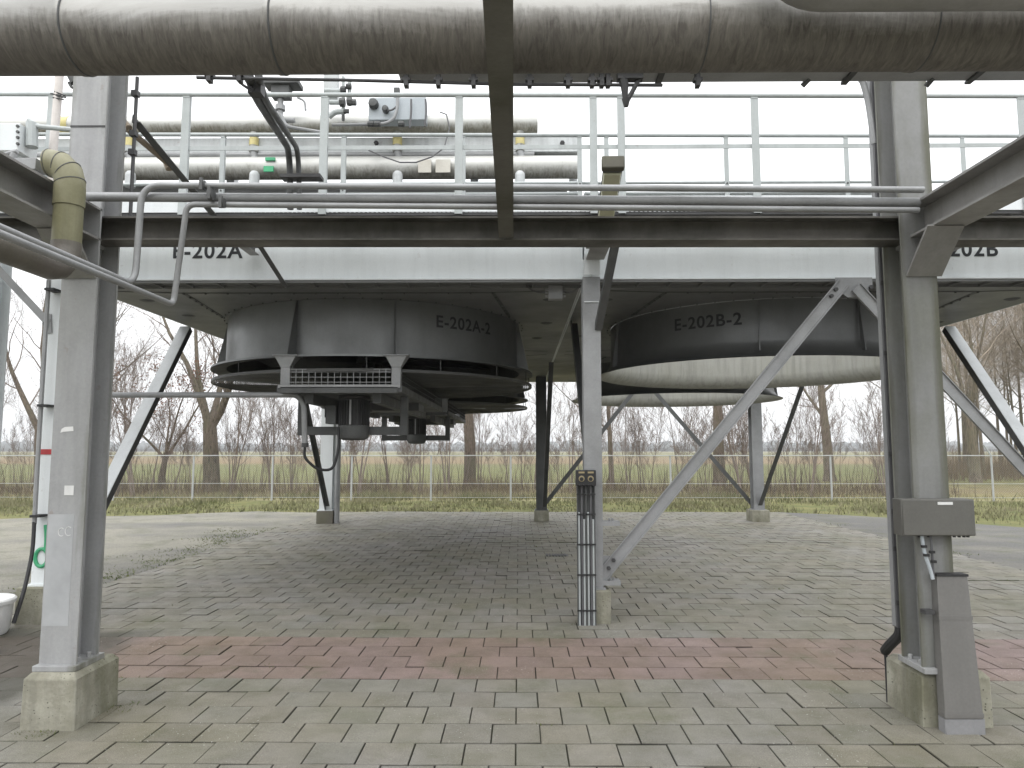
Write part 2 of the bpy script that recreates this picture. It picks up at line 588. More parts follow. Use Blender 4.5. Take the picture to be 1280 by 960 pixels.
PX0, PX1, PY0, ROWS, P = -5.42, 7.38, -2.46, 76, .3
pv = MB()
cols = []
rnd = random.Random(3)
nx = int((PX1 - PX0) / P)
for j in range(ROWS):
    y0 = PY0 + j * P
    red = 5.6 < y0 + .05 < 6.8
    off = (P / 2 if j % 2 else 0)
    for i in range(-1, nx + 1):
        x0, x1 = PX0 + i * P + off, PX0 + (i + 1) * P + off
        x0, x1 = max(x0, PX0), min(x1, PX1)
        if x1 - x0 < .05:
            continue
        gp = .0022 + rnd.random() * .0014
        e = .0032
        dz = rnd.gauss(0, .0018)
        tx, ty = rnd.gauss(0, .007), rnd.gauss(0, .007)
        cx, cy = (x0 + x1) / 2, y0 + P / 2
        jx, jy = rnd.gauss(0, .0007), rnd.gauss(0, .0007)
        sag = .012 * noise.noise((cx * .5, cy * .5, 0))

        def pt(x, y, z):
            return (x + jx, y + jy, z + dz + sag + (x - cx) * tx + (y - cy) * ty)
        a0, a1, b0, b1 = x0 + gp, x1 - gp, y0 + gp, y0 + P - gp
        vs = [pt(a0, b0, -.02), pt(a1, b0, -.02), pt(a1, b1, -.02), pt(a0, b1, -.02),
              pt(a0, b0, -.0045), pt(a1, b0, -.0045), pt(a1, b1, -.0045), pt(a0, b1, -.0045),
              pt(a0 + e, b0 + e, 0), pt(a1 - e, b0 + e, 0), pt(a1 - e, b1 - e, 0), pt(a0 + e, b1 - e, 0)]
        pv.add(vs, [(8, 9, 10, 11)] + [(4 + k, 4 + (k + 1) % 4, 8 + (k + 1) % 4, 8 + k) for k in range(4)]
               + [(k, (k + 1) % 4, 4 + (k + 1) % 4, 4 + k) for k in range(4)])
        t = rnd.gauss(1, .04)
        if red:
            c = (.208 * t, .157 * t, .146 * t)
        else:
            w_ = rnd.random() * .008
            c = ((.190 + w_) * t, .184 * t, (.170 - w_ * .6) * t)
        dk = rnd.uniform(.5, .75)
        cols += [c] + [tuple(q * dk for q in c)] * 4 + [tuple(q * .25 for q in c)] * 4
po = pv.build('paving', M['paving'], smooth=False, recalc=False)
ca = po.data.attributes.new('tile', 'FLOAT_COLOR', 'FACE')
ca.data.foreach_set('color', [x for c in cols for x in (c[0], c[1], c[2], 1)])
tag(po, kind='structure')
jb = MB()
jb.box((PX0, PY0, -.024), (PX1, PY0 + ROWS * P, -.0165))
tag(jb.build('paving_bed', M['joint'], smooth=False), kind='structure')


def blades(mb, x, y, z, h, r, w, rr, lean=.35):
    a = rr.random() * 6.283
    ln = h * lean * rr.random()
    b = rr.random() * 6.283
    dx, dy = math.cos(a) * w, math.sin(a) * w
    tx, ty = math.cos(b) * ln, math.sin(b) * ln
    mb.add([(x - dx, y - dy, z), (x + dx, y + dy, z), (x + tx, y + ty, z + h)], [(0, 1, 2)])


gm = MB()
rr = random.Random(11)
for k in range(42000):
    x = rr.uniform(-24, 24)
    y = 20.4 + rr.random() ** .8 * 7.2
    if x < -8:
        y -= min(3.2, (-8 - x) * .42) * rr.random()
    if x > 8:
        y -= min(5.5, (x - 8) * 1.05) * rr.random()
    q = noise.noise((x * .5, y * .5, 2))
    if rr.random() > .62 + q:
        continue
    blades(gm, x, y, -.06, rr.uniform(.05, .15) * (1 + (y > 25.6) * 1.2 + max(0, q)), 0, rr.uniform(.008, .022), rr, .8)
tag(gm.build('grass', M['grass'], smooth=False, recalc=False), 'short green and straw grass of the verge before the fence', 'grass', kind='stuff')

wm = MB()
for k in range(170):                                       # ragged clumps over the left paving edge, sparser elsewhere
    y = rr.uniform(8.6, 16.5)
    x = -5.5 + rr.gauss(0, .35) - abs(rr.gauss(0, .5)) * (rr.random() < .5)
    for q in range(rr.randint(6, 26)):
        blades(wm, x + rr.gauss(0, .10), y + rr.gauss(0, .14), -.03, rr.uniform(.008, .035), 0, rr.uniform(.003, .010), rr, 2.2)
for (x, y, n_, s_) in [(-2.72, 5.0, 190, .11), (-2.95, 4.56, 150, .07), (-3.08, 4.56, 40, .03), (-4.6, 12.3, 26, .1), (-3.3, 9.8, 26, .06), (-3.0, 11.4, 30, .08), (-3.9, 8.2, 14, .06), (2.5, 4.9, 26, .06),
                      (.6, 7.4, 20, .09), (1.2, 7.3, 18, .1), (-1, 13.5, 24, .1), (2.8, 14.5, 26, .15), (-4.05, 5.5, 40, .1), (-5.0, 7.1, 40, .12), (7.3, 12.4, 60, .3), (7.3, 14.5, 60, .4), (7.2, 17, 60, .4)]:
    for k in range(n_):
        blades(wm, x + rr.gauss(0, s_ * .6), y + rr.gauss(0, s_ * .5), -.02, rr.uniform(.012, .04), 0, rr.uniform(.003, .009), rr, 1.6)
for k in range(150):                                        # stray sprouts in the joints
    x, y = rr.uniform(-5.2, 7.2), PY0 + P * rr.randint(22, 74)
    if rr.random() > .4 + noise.noise((x * .6, y * .6, 0)):
        continue
    for q in range(rr.randint(4, 10)):
        blades(wm, x + rr.gauss(0, .05), y + rr.gauss(0, .012), -.01, rr.uniform(.01, .03), 0, rr.uniform(.003, .008), rr, 1.4)
tag(wm.build('weeds', M['weed'], smooth=False, recalc=False), 'small green weeds and moss along the paving edge and in its joints', 'weeds', kind='stuff')

# ------------------------------------------------------------------ pipe rack in front
def rack_column(name, label, X, Y, mat, foot, cat='column'):
    t = thing(name, label, cat, (X, Y, 0))
    s = MB()
    s.ibeam((X, Y, .38), (X, Y, 5.1), .24 if X < 0 else .226, .25, .010, .017, up=(0, 1, 0))
    s.build('shaft', mat, t)
    p = MB()
    bw = .14 if X < 0 else .122
    p.box((X - bw, Y - .16, .345), (X + bw, Y + .16, .38))
    for sx in (-1, 1):
        for sy in (-1, 1):
            p.bolt((X + sx * .09, Y + sy * .06, .38), (0, 0, 1), .016, .03)
    p.build('base_plate', M['column'], t, bev=.003)
    f = MB()
    x0, x1, y0, y1 = foot
    ch = .03
    vs = [(x0 - .006, y0, -.02), (x1 + .006, y0, -.02), (x1 + .006, y1, -.02), (x0 - .006, y1, -.02), (x0, y0, .31), (x1, y0, .31), (x1, y1, .31), (x0, y1, .31),
          (x0 + ch, y0 + ch, .345), (x1 - ch, y0 + ch, .345), (x1 - ch, y1 - ch, .345), (x0 + ch, y1 - ch, .345)]
    f.add(vs, [(8, 9, 10, 11)] + [(4 + k, 4 + (k + 1) % 4, 8 + (k + 1) % 4, 8 + k) for k in range(4)] + [(k, (k + 1) % 4, 4 + (k + 1) % 4, 4 + k) for k in range(4)])
    f.build('footing', M['concrete'], t, bev=.008)
    return t


LC = rack_column('rack_column', 'light grey steel column with repaired paint patch beside the olive elbow pipe', -2.955, 4.80, M['column'], (-3.12, -2.785, 4.60, 5.09))
RC = rack_column('rack_column', 'grey steel column carrying the steel cabinet and a dark cable duct', 2.668, 4.80, M['column_algae'], (2.555, 2.985, 4.69, 5.14))
yf = 4.80 - .125
pp = MB()
pp.box((-3.068, yf - .0015, .62), (-2.90, yf + .002, 1.33))
o = pp.build('paint_patch', plain('fresh_paint_patch', (.40, .41, .42), .4), LC)
o['label'] = 'paler patch of repainted steel'
pp = MB()
a = at(81, 607, yf); b = at(92, 619, yf)
pp.box((a.x, yf - .003, b.z), (b.x, yf, a.z))
pp.build('sticker', M['white_plastic'], LC)
pp = MB()
a = at(76, 533, yf); b = at(92, 541, yf)
pp.add([(a.x, yf - .002, b.z), (a.x + .02, yf - .002, b.z + .006), (b.x, yf - .002, b.z + .012), (b.x - .004, yf - .002, a.z), (a.x + .028, yf - .002, a.z - .004), (a.x + .008, yf - .002, a.z - .016)], [(0, 1, 2, 3, 4, 5)])
pp.build('paint_smear', M['white_plastic'], LC)
pp = MB()                                                   # chalk scribble: a rounded C and a G
for cx_, r_ in ((at(77, 665, yf), .020), (at(86, 664, yf), .022)):
    pts = [(cx_.x + r_ * math.cos(t_), yf - .002, cx_.z + 1.3 * r_ * math.sin(t_)) for t_ in [rad(50 + 26 * k) for k in range(11)]]
    pp.tube(pts, .0022, 5)
pp.build('chalk_mark', M['white_plastic'], LC)
wl = MB()
a = at(92, 158, yf)
wl.box((-3.075, yf - .004, a.z - .006), (-2.835, yf, a.z + .006))
wl.build('splice_line', M['dark'], LC)

hb = MB()
hz = 3.27
hb.ibeam((-2.955, 4.70, hz), (-2.955, -.6, hz), .24, .22, .009, .015)
LB = thing('rack_beam', 'brown grey rack beam running towards the viewer on the left, behind the olive pipe', 'beam', (-2.955, 2, 3.15))
hb.build('rolled_section', M['beam_side'], LB)
hb = MB()
hb.ibeam((2.72, 4.67, hz), (2.76, -.6, hz), .215, .22, .009, .015)
RB = thing('rack_beam', 'brown grey rack beam running towards the viewer on the right, with a haunch at its column', 'beam', (2.76, 2, 3.15))
hb.build('rolled_section', M['beam_side'], RB)
for X, par in ((-2.955, LB), (2.69, RB)):
    k = MB()
    # sloping flange plate and triangular web under the beam
    k.prism([(-.115, -.008), (.115, -.008), (.115, .008), (-.115, .008)], (X, 4.668, 2.90), (X, 4.40, 3.158), up=(0, 1, 1))
    k.add([(X - .006, 4.672, 2.91), (X - .006, 4.672, 3.158), (X - .006, 4.41, 3.158), (X + .006, 4.672, 2.91), (X + .006, 4.672, 3.158), (X + .006, 4.41, 3.158)],
          [(0, 1, 2), (5, 4, 3), (0, 3, 4, 1), (1, 4, 5, 2), (2, 5, 3, 0)])
    k.build('haunch', M['beam_side'], par)
mbm = MB()
mbm.ibeam((-2.945, 4.82, 3.262), (2.655, 4.82, 3.245), .18, .165, .008, .012)
tag(mbm.build('rack_beam', M['beam']), 'long algae-blackened steel beam spanning between the two front columns', 'beam')
mbm = MB()
mbm.ibeam((2.68, 4.82, 3.245), (7.5, 4.82, 3.235), .18, .165, .008, .012)
tag(mbm.build('rack_beam', M['beam']), 'short end of steel beam running off to the right of the cabinet column', 'beam')
mbm = MB()
mbm.ibeam((-7.5, 4.82, 3.272), (-2.965, 4.82, 3.262), .18, .165, .008, .012)
tag(mbm.build('rack_beam', M['beam']), 'short end of steel beam running off to the left behind the olive pipe', 'beam')
mbm = MB()
mbm.ibeam((-.085, 4.727, 3.29), (-.045, -.6, 3.29), .098, .21, .007, .010)
tag(mbm.build('rack_beam', weathered('blackened_narrow_beam', (.13, .125, .11), (.08, .078, .065), .6, algae=.7, algae_col=(.05, .05, .03))), 'narrow dark steel beam running overhead in the middle below the big pipe', 'beam')

for X, Z in ((-2.9405, 3.262), (2.6505, 3.245)):
    s = MB()
    s.box((X - .008, 4.715, Z - .11), (X + .008, 4.925, Z + .11))
    sx = 1 if X < 0 else -1
    for dz in (-.055, .055):
        for dy in (-.06, .06):
            s.bolt((X + sx * .008, 4.82 + dy, Z + dz), (sx, 0, 0), .014, .016)
    s.build('end_plate', M['column'], LC if X < 0 else RC)

# big clad pipe and the things that lie along it
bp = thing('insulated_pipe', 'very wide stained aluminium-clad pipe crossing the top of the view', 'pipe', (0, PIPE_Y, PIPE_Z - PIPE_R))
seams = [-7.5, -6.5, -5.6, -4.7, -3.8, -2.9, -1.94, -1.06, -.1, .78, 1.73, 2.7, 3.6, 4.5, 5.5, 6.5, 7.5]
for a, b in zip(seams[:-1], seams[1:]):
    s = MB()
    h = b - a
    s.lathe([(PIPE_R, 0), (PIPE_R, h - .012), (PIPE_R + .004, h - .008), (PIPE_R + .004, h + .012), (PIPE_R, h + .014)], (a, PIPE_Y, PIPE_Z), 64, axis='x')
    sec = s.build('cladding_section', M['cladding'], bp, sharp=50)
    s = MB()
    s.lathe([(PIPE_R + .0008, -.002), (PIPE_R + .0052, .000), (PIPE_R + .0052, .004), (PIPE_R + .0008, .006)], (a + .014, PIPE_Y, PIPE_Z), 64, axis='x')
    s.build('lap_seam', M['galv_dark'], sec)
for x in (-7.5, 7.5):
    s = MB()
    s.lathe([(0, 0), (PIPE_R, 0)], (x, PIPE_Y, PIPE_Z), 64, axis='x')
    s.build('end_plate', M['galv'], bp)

tr = thing('cable_tray', 'long grey cable tray under the sky just behind the big pipe', 'cable tray', (1, 3.52, 3.63))
s = MB()
s.box((-.62, 3.44, 3.682), (4.8, 3.60, 3.687))
s.box((-.62, 3.435, 3.682), (4.8, 3.44, 3.74))
s.box((-.62, 3.60, 3.682), (4.8, 3.605, 3.74))
s.build('channel', M['galv'], tr)
for x in (.72, 1.7, 2.35, 3.3):
    s = MB()
    s.box((x, 3.42, 3.667), (x + .03, 3.615, 3.6805))
    s.build('tray_clip', M['dark'], tr)
for (xa, xb) in ((1005, 1030), (1160, 1185)):
    s = MB()
    p0, p1 = at(xa, 110, 3.62), at(xb, 92, 3.5)
    s.angle(p0, p1 + V((.02, .05, .06)), .03, .03, .004)
    s.build('support_arm', M['galv_dark'], tr)

tl = thing('tracing_tube', 'thin dark tube held by clamps just below the big pipe', 'tube', (0, 3.52, 3.6))
s = MB()
s.tube([at(246, 97, 3.5), at(430, 100, 3.5), at(640, 105.5, 3.5), at(828, 106.5, 3.5)], .009, 8)
s.build('tube', M['dark'], tl)
for px in (262, 300, 508, 548, 592, 662, 710, 740, 752, 760, 872):
    s = MB()
    p = at(px, 104.5 if px > 400 else 98.5, 3.5)
    s.box((p.x - .011, 3.48, p.z - .018), (p.x + .011, 3.52, 3.70))
    s.box((p.x - .022, 3.482, p.z + .010), (p.x + .022, 3.518, p.z + .026))
    s.build('clamp', M['dark'], tl)

tg = MB()
a = at(786, 98, 3.5)
tg.bar((a.x - .06, 3.5, a.z + .01), (a.x + .07, 3.5, a.z + .01), .05, .04)
tg.tube([(a.x - .03, 3.5, a.z), (a.x - .022, 3.5, a.z - .05), (a.x - .02, 3.5, a.z - .12)], [.028, .02, .011], 8)
tg.tube([(a.x + .055, 3.5, a.z), (a.x - .012, 3.5, a.z - .125)], .012, 8)
tg.tube([(a.x - .016, 3.5, a.z - .11), (a.x - .016, 3.5, a.z - .15)], [.022, .012], 8)
tag(tg.build('hanger_bracket', M['dark']), 'dark v-shaped hanger bracket hanging under the big pipe above the railing', 'bracket')

# small things over the pipe at the top edge
s = MB()
a = at(1000, 6, 2.62)
s.tube(fillet([V((a.x - .06, 2.62, 4.3)), V((a.x - .05, 2.62, 3.552)), V((4.2, 2.62, 3.552))], .16, 8), .10, 24)
tag(s.build('insulated_pipe', M['beam_side']), 'dark end of an insulated pipe passing over the big pipe at upper right', 'pipe')
s = MB()
a, b = at(268, 2.5, 2.55), at(676, 2, 2.55)
s.box((a.x, 2.50, a.z + .03), (b.x, 2.56, a.z + .06))
tag(s.build('cover_plate', M['beam']), 'dark flat cover plate lying over the big pipe at the upper edge', 'plate')

# conduits in front of the beam
def run(name, pts, r, label, mat, fr=.12, n=14, clamps=None):
    t = thing(name, label, 'conduit', V(pts[len(pts) // 2]))
    s = MB()
    s.tube(fillet(pts, fr, 8), r, n)
    s.build('tube', mat, t)
    return t


A_ = run('conduit', [(-2.455, -.4, 2.80), (-2.465, 4.47, 2.80), (-2.465, 4.5, 3.475), (2.62, 4.5, 3.425)], .021,
         'upper thin grey conduit that bends up from the left and runs above the beam', M['galv'], .13)
C_ = run('conduit', [(-2.33, -.4, 2.70), (-2.275, 4.6, 2.70), (-2.18, 4.53, 3.355), (2.6, 4.53, 3.30)], .019,
         'lower thin grey conduit with a sharp bend in front of the E-202A lettering', M['galv'], .06)
B_ = run('conduit', [(-2.86, 4.56, 3.42), (2.62, 4.56, 3.362)], .031, 'thicker grey pipe running between two thin conduits above the beam', M['galv'])
for (par, px, py) in ((A_, 254, 232), (B_, 264, 243), (C_, 278, 254)):
    s = MB()
    p = at(px, py, 4.49)
    s.tube([p + V((-.014, 0, .0)), p + V((.014, 0, 0))], .032 if par is not B_ else .04, 12)
    s.bar(p + V((0, -.03, -.04)), p + V((0, -.03, .04)), .02, .02, up=(0, 1, 0))
    s.build('pipe_clamp', M['galv_dark'], par)

# olive elbow pipe
ep = thing('elbow_pipe', 'olive algae-stained insulated pipe turning down beside the left column', 'pipe', (-2.74, 4.2, 2.8))
EX, EY, er = -2.745, 4.2, .081
def ring_pts(c, r, a0, a1, ax0, ax1, n):
    return [V(c) + V(ax0) * r * math.cos(a0 + (a1 - a0) * k / n) + V(ax1) * r * math.sin(a0 + (a1 - a0) * k / n) for k in range(n + 1)]
s = MB()                                                    # mitred upper elbow
top_z = 3.50
arc = ring_pts((EX - .125, EY, top_z - .125), .125, 0, math.pi / 2, (1, 0, 0), (0, 0, 1), 3)
s.tube([(EX, EY, 3.335)] + arc + [(EX - .135, EY, top_z)], er + .004, 24)
s.build('upper_elbow', M['olive'], ep, sharp=60)
for p, q in zip(arc, arc[1:] + [arc[-1] + V((-.05, 0, 0))]):
    s = MB()
    d = (arc[1] - arc[0]).normalized() if p is arc[0] else (q - p).normalized()
    s.tube([p - d * .0025, p + d * .0025], er + .0062, 24)
    s.build('elbow_seam', M['dark'], ep)
s = MB()
s.tube([(EX, EY, 2.965), (EX, EY, 3.235)], er, 28)
s.tube([(EX, EY, 3.225), (EX, EY, 3.345)], er + .006, 28)
s.build('riser', M['olive'], ep, sharp=60)
s = MB()
arc2 = ring_pts((EX - .03, EY - .14, 2.995), .14, 0, -math.pi / 2, (0, 1, 0), (0, 0, 1), 3)
s.tube([(EX, EY, 3.0)] + [p + V((.03, 0, -.03)) for p in arc2] + [(EX - .01, -.4, 2.825)], er + .003, 24)
s.build('lower_pipe', weathered('stained_cladding', (.15, .135, .12), (.085, .075, .065), .5, streak=.4, algae=.15), ep, sharp=60)
s = MB()
a = at(14, 186, 4.2)
s.box((a.x, 4.15, 3.445), (-2.93, 4.25, 3.515))
s.box((a.x - .25, 4.13, 3.42), (a.x + .02, 4.27, 3.44))
s.tube([(a.x + .035, 4.17, 3.50), (a.x + .05, 4.16, 3.55)], [.03, .018], 10)
s.tube([(a.x + .0, 4.16, 3.54), (a.x + .07, 4.16, 3.56)], .016, 8)
s.build('heat_tracing_box', M['galv'], ep, bev=.003)

# cabinet and cable cover on the right column
cb = thing('junction_cabinet', 'flat brushed steel cabinet mounted across the right front column', 'cabinet', (2.68, 4.63, 1.2))
a, b = at(1126, 624, 4.56), at(1220, 670, 4.56)
s = MB()
s.box((a.x, 4.56, b.z), (b.x, 4.668, a.z))
s.build('body', M['steelbox'], cb, bev=.004)
s = MB()
s.box((a.x + .005, 4.552, b.z + .006), (b.x - .005, 4.5585, a.z - .006))
s.build('lid', M['steelbox'], cb, bev=.002)
s = MB()
p, q = at(1172, 627.5, 4.55), at(1191, 631, 4.55)
s.box((p.x, 4.549, q.z), (q.x, 4.553, p.z))
s.build('name_plate', M['white_plastic'], cb)
for px in (1150, 1162, 1194, 1200, 1206, 1211):
    s = MB()
    p = at(px, 670, 4.60)
    s.tube([(p.x, 4.61, b.z + .002), (p.x, 4.61, b.z - .014)], .010, 8)
    s.build('cable_gland', M['black'], cb)
for i, (pts, r, mt) in enumerate([([(1152, 668), (1155, 690), (1163, 712), (1166, 724)], .011, 'bluegrey'), ([(1163, 668), (1165, 690), (1167, 724)], .008, 'cable')]):
    s = MB()
    P3 = [at(x, y, 4.60) for x, y in pts]
    s.tube(fillet(P3, .06, 5), r, 8)
    s.build('cable', M[mt], cb)
for (px, py) in ((1155, 683), (1158, 694), (1165, 690), (1167, 702)):
    s = MB()
    p = at(px, py, 4.59)
    s.box((p.x - .015, 4.58, p.z - .008), (p.x + .015, 4.60, p.z + .008))
    s.build('cable_tie', M['black'], cb)

cc = thing('cable_cover', 'tall aluminium cable cover standing on the paving against the right footing', 'cable cover', (2.77, 4.62, 0))
T0, T1 = at(1170, 719, 4.62), at(1208, 719, 4.62)
B0, B1 = at(1178, 889, 4.60), at(1226, 889, 4.60)
s = MB()
y0, y1, d_ = 4.61, 4.575, .075
vs = [V((B0.x, y1, .10)), V((B1.x, y1, .10)), V((T1.x, y0, T1.z)), V((T0.x, y0, T0.z))]
vs += [p + V((0, d_, 0)) for p in vs]
s.add(vs, [(0, 1, 2, 3), (7, 6, 5, 4), (0, 4, 5, 1), (1, 5, 6, 2), (2, 6, 7, 3), (3, 7, 4, 0)])
s.build('cover_sheet', M['alu_guard'], cc, bev=.003)
s = MB()
s.box((T0.x - .004, 4.604, T0.z - .006), (T1.x + .004, 4.69, T0.z + .008))
s.build('top_edge', M['black'], cc)
for f_ in (.30, .02):
    s = MB()
    z0 = .10 + (T0.z - .10) * (1 - f_) if f_ > .1 else .12
    x0 = B0.x + (T0.x - B0.x) * ((z0 - .1) / (T0.z - .1))
    x1 = B1.x + (T1.x - B1.x) * ((z0 - .1) / (T1.z - .1))
    yy = y1 + (y0 - y1) * ((z0 - .1) / (T1.z - .1))
    s.box((x0 - .003, yy - .003, z0 - .012), (x1 + .003, yy + .05, z0 + .012))
    s.bolt((x1, yy + .03, z0), (1, 0, 0), .008, .015)
    s.build('strap', M['alu_guard'], cc)
s = MB()
s.box((B0.x + .003, 4.58, -.01), (B1.x + .012, 4.66, .098))
s.build('plinth', weathered('scuffed_concrete_grey', (.25, .25, .255), (.13, .13, .135), .8, bump=.1), cc, bev=.006)
s = MB()
for z_ in (.80, .79):
    pass
p = at(1156, 763, 4.66)
s.box((p.x - .03, 4.60, p.z - .012), (p.x + .03, 4.66, p.z + .012))
s.build('wall_bracket', M['dark'], cc)

cd = thing('cable_duct', 'dark vertical cable duct along the left side of the cabinet column', 'cable duct', (2.6, 5.0, .4))
s = MB()
a, b = at(1110, 95, 4.9), at(1113, 790, 4.9)
X0 = 2.562
s.box((X0 - .008, 4.965, .55), (X0 + .07, 5.03, 4.45))
s.build('channel', M['cable'], cd, bev=.004)
s = MB()
s.box((X0 - .0115, 4.975, .56), (X0 - .0085, 5.02, 4.44))
s.box((X0 + .022, 4.958, .56), (X0 + .028, 4.9645, 4.44))
s.build('edge_strip', M['galv'], cd)
s = MB()
s.tube(fillet([(X0 + .03, 5.0, .60), (X0 + .03, 5.0, .50), (X0 + .0, 5.10, .40), (X0 + .005, 5.17, .345)], .08, 5), .034, 10)
s.tube([(X0 + .005, 5.165, .36), (X0 + .006, 5.16, .25), (X0 + .006, 5.16, -.01)], .013, 8)
s.build('cable', M['black'], cd)
s = MB()
s.tube(fillet([at(1058, 88, 4.98), at(1077, 97, 4.98), at(1085, 124, 4.98), at(1093, 180, 4.98)], .3, 8), .022, 10)
s.build('cable', M['galv'], cd)
for z_ in (2.92, 2.42, 1.72, 1.33, 1.08, .72):
    s = MB()
    s.box((X0 - .014, 4.950, z_ - .016), (X0 + .075, 4.9575, z_ + .016))
    s.box((X0 + .045, 4.93, z_ - .012), (X0 + .075, 4.9495, z_ + .012))
    s.build('cable_clip', M['dark'], cd)

# sloping conduits from the tray to the walkway
sc = thing('cable_conduits', 'pair of dark grey cable conduits sloping down from tray to walkway', 'conduit', at(340, 150, 5))
for k, dx in enumerate((0, 16)):
    s = MB()
    s.tube(fillet([at(310 + dx * .8, 92, 3.75), at(320 + dx * .6, 122, 4.2), at(362 + dx * .7, 188, 6.05), at(363 + dx * .7, 262, 6.12)], .25, 8), .027 if k == 0 else .022, 12)
    s.build('conduit', M['galv_dark'], sc)
s = MB()
p, q = at(352, 221, 6.05), at(402, 221, 6.05)
s.box((p.x, 6.0, p.z - .02), (q.x, 6.12, p.z + .01))
s.build('clamp_plate', M['dark'], sc)
s = MB()
p = at(320, 108, 3.9)
s.box((p.x - .04, 3.88, p.z - .045), (p.x + .035, 3.95, p.z + .03))
s.build('clamp_block', M['dark'], sc)
for pts in ([(290, 92), (300, 104), (316, 114)], [(303, 92), (309, 104), (317, 112)]):
    s = MB()
    s.tube(fillet([at(x, y, 3.85) for x, y in pts], .08, 5), .008, 6)
    s.build('loose_cable', M['black'], sc)

# ties between the left column and the walkway
s = MB()
s.angle((-2.80, 4.93, 4.11), (-2.88, 6.44, 3.93), .06, .06, .007)
tag(s.build('tie_bar', M['galv_dark']), 'sloping angle bar from the top of the left column to the walkway', 'brace')
s = MB()
s.tube([at(157, 159, 4.95), at(212, 206, 5.6)], .024, 10)
s.tube([at(210, 203, 5.6), at(213, 211, 5.6)], .038, 10)
s.tube([at(154, 154, 4.95), at(160, 161, 4.95)], .034, 10)
tag(s.build('stay_tube', weathered('rusty_stay', (.30, .25, .19), (.2, .15, .11), .6)), 'short rusty tube sloping down beside the left column', 'tube')
s = MB()
s.tube([(-3.10, 4.88, 4.45), (-3.10, 4.88, 3.3)], .017, 8)
s.tube([at(88, 92, 4.85), at(94, 104, 4.85)], .03, 8)
s.tube(fillet([at(86, 103, 4.85), at(90, 110, 4.85), at(94, 109, 4.85)], .03, 4), .01, 6)
tag(s.build('conduit', M['galv_dark']), 'thin vertical conduit clipped to the left edge of the left column', 'conduit')
s = MB()
s.tube([(-2.775, 4.93, 4.45), (-2.775, 4.93, 3.40)], .013, 8)
for z_ in (4.32, 4.02, 3.88):
    s.box((-2.80, 4.90, z_ - .02), (-2.755, 4.945, z_ + .02))
tag(s.build('conduit', M['dark']), 'thin dark conduit with clips on the right edge of the left column', 'conduit')

# lamp over the walkway
lm = thing('tube_lamp', 'long weathered tube lamp hanging tilted above the middle of the beam', 'lamp', at(765, 235, 5.6))
n0, n1 = at(766, 212, 5.2), at(757, 274, 6.0)
dv = (n1 - n0).normalized()
s = MB()
s.prism([(-.075, .0), (.075, .0), (.068, .05), (.04, .085), (-.04, .085), (-.068, .05)], n0, n1, up=(0, -.2, 1))
s.build('housing', M['galv_dark'], lm, bev=.006)
s = MB()
s.prism([(-.068, -.003), (-.06, -.022), (.06, -.022), (.068, -.003)], n0 + dv * .04, n1 - dv * .04, up=(0, -.2, 1))
s.build('lens', M['lens'], lm)
s = MB()
s.prism([(-.085, -.012), (.085, -.012), (.085, .09), (-.085, .09)], n0 - dv * .05, n0 + dv * .012, up=(0, -.2, 1))
s.build('end_cap', weathered('mossy_lamp_cap', (.09, .085, .065), (.055, .052, .04), .7, algae=.4), lm, bev=.01)
s = MB()
q = n1 - dv * .15
s.bar(q + V((-.09, 0, .05)), q + V((.09, 0, .05)), .04, .05)
s.tube([q + V((.06, 0, .05)), (q.x + .10, 6.4, 4.2)], .02, 8)
s.build('mount', M['galv_dark'], lm)

# ------------------------------------------------------------------ walkway and railings
wk = thing('walkway', 'narrow grating walkway with white toe plates in front of the coolers', 'walkway', (0, 6.9, 3.9))
WX0, WX1 = -8.2, 8.6
s = MB()
x = WX0
while x < WX1:
    s.box((x, 6.46, 3.955), (x + .005, 7.40, 3.985))
    x += .042
for k in range(12):
    y = 6.50 + k * .08
    s.box((WX0, y, 3.975), (WX1, y + .006, 3.983))
s.build('grating', M['galv_dark'], wk, smooth=False)
for y in (6.44, 7.405):
    s = MB()
    s.box((WX0, y, 3.955), (WX1, y + .008, 4.10))
    s.build('toe_plate', M['white'], wk)
s = MB()
s.angle((WX0, 6.45, 3.95), (WX1, 6.45, 3.95), -.06, -.0, .006) if False else s.box((WX0, 6.452, 3.925), (WX1, 6.51, 3.952))
s.build('edge_angle', M['dark'], wk)
for X in (-2.88, 4.6, -6.2):
    s = MB()
    s.ibeam((X, 6.53, 3.905), (X, 7.58, 3.905), .10, .09, .006, .009)
    s.build('cantilever', M['beam_side'], wk)

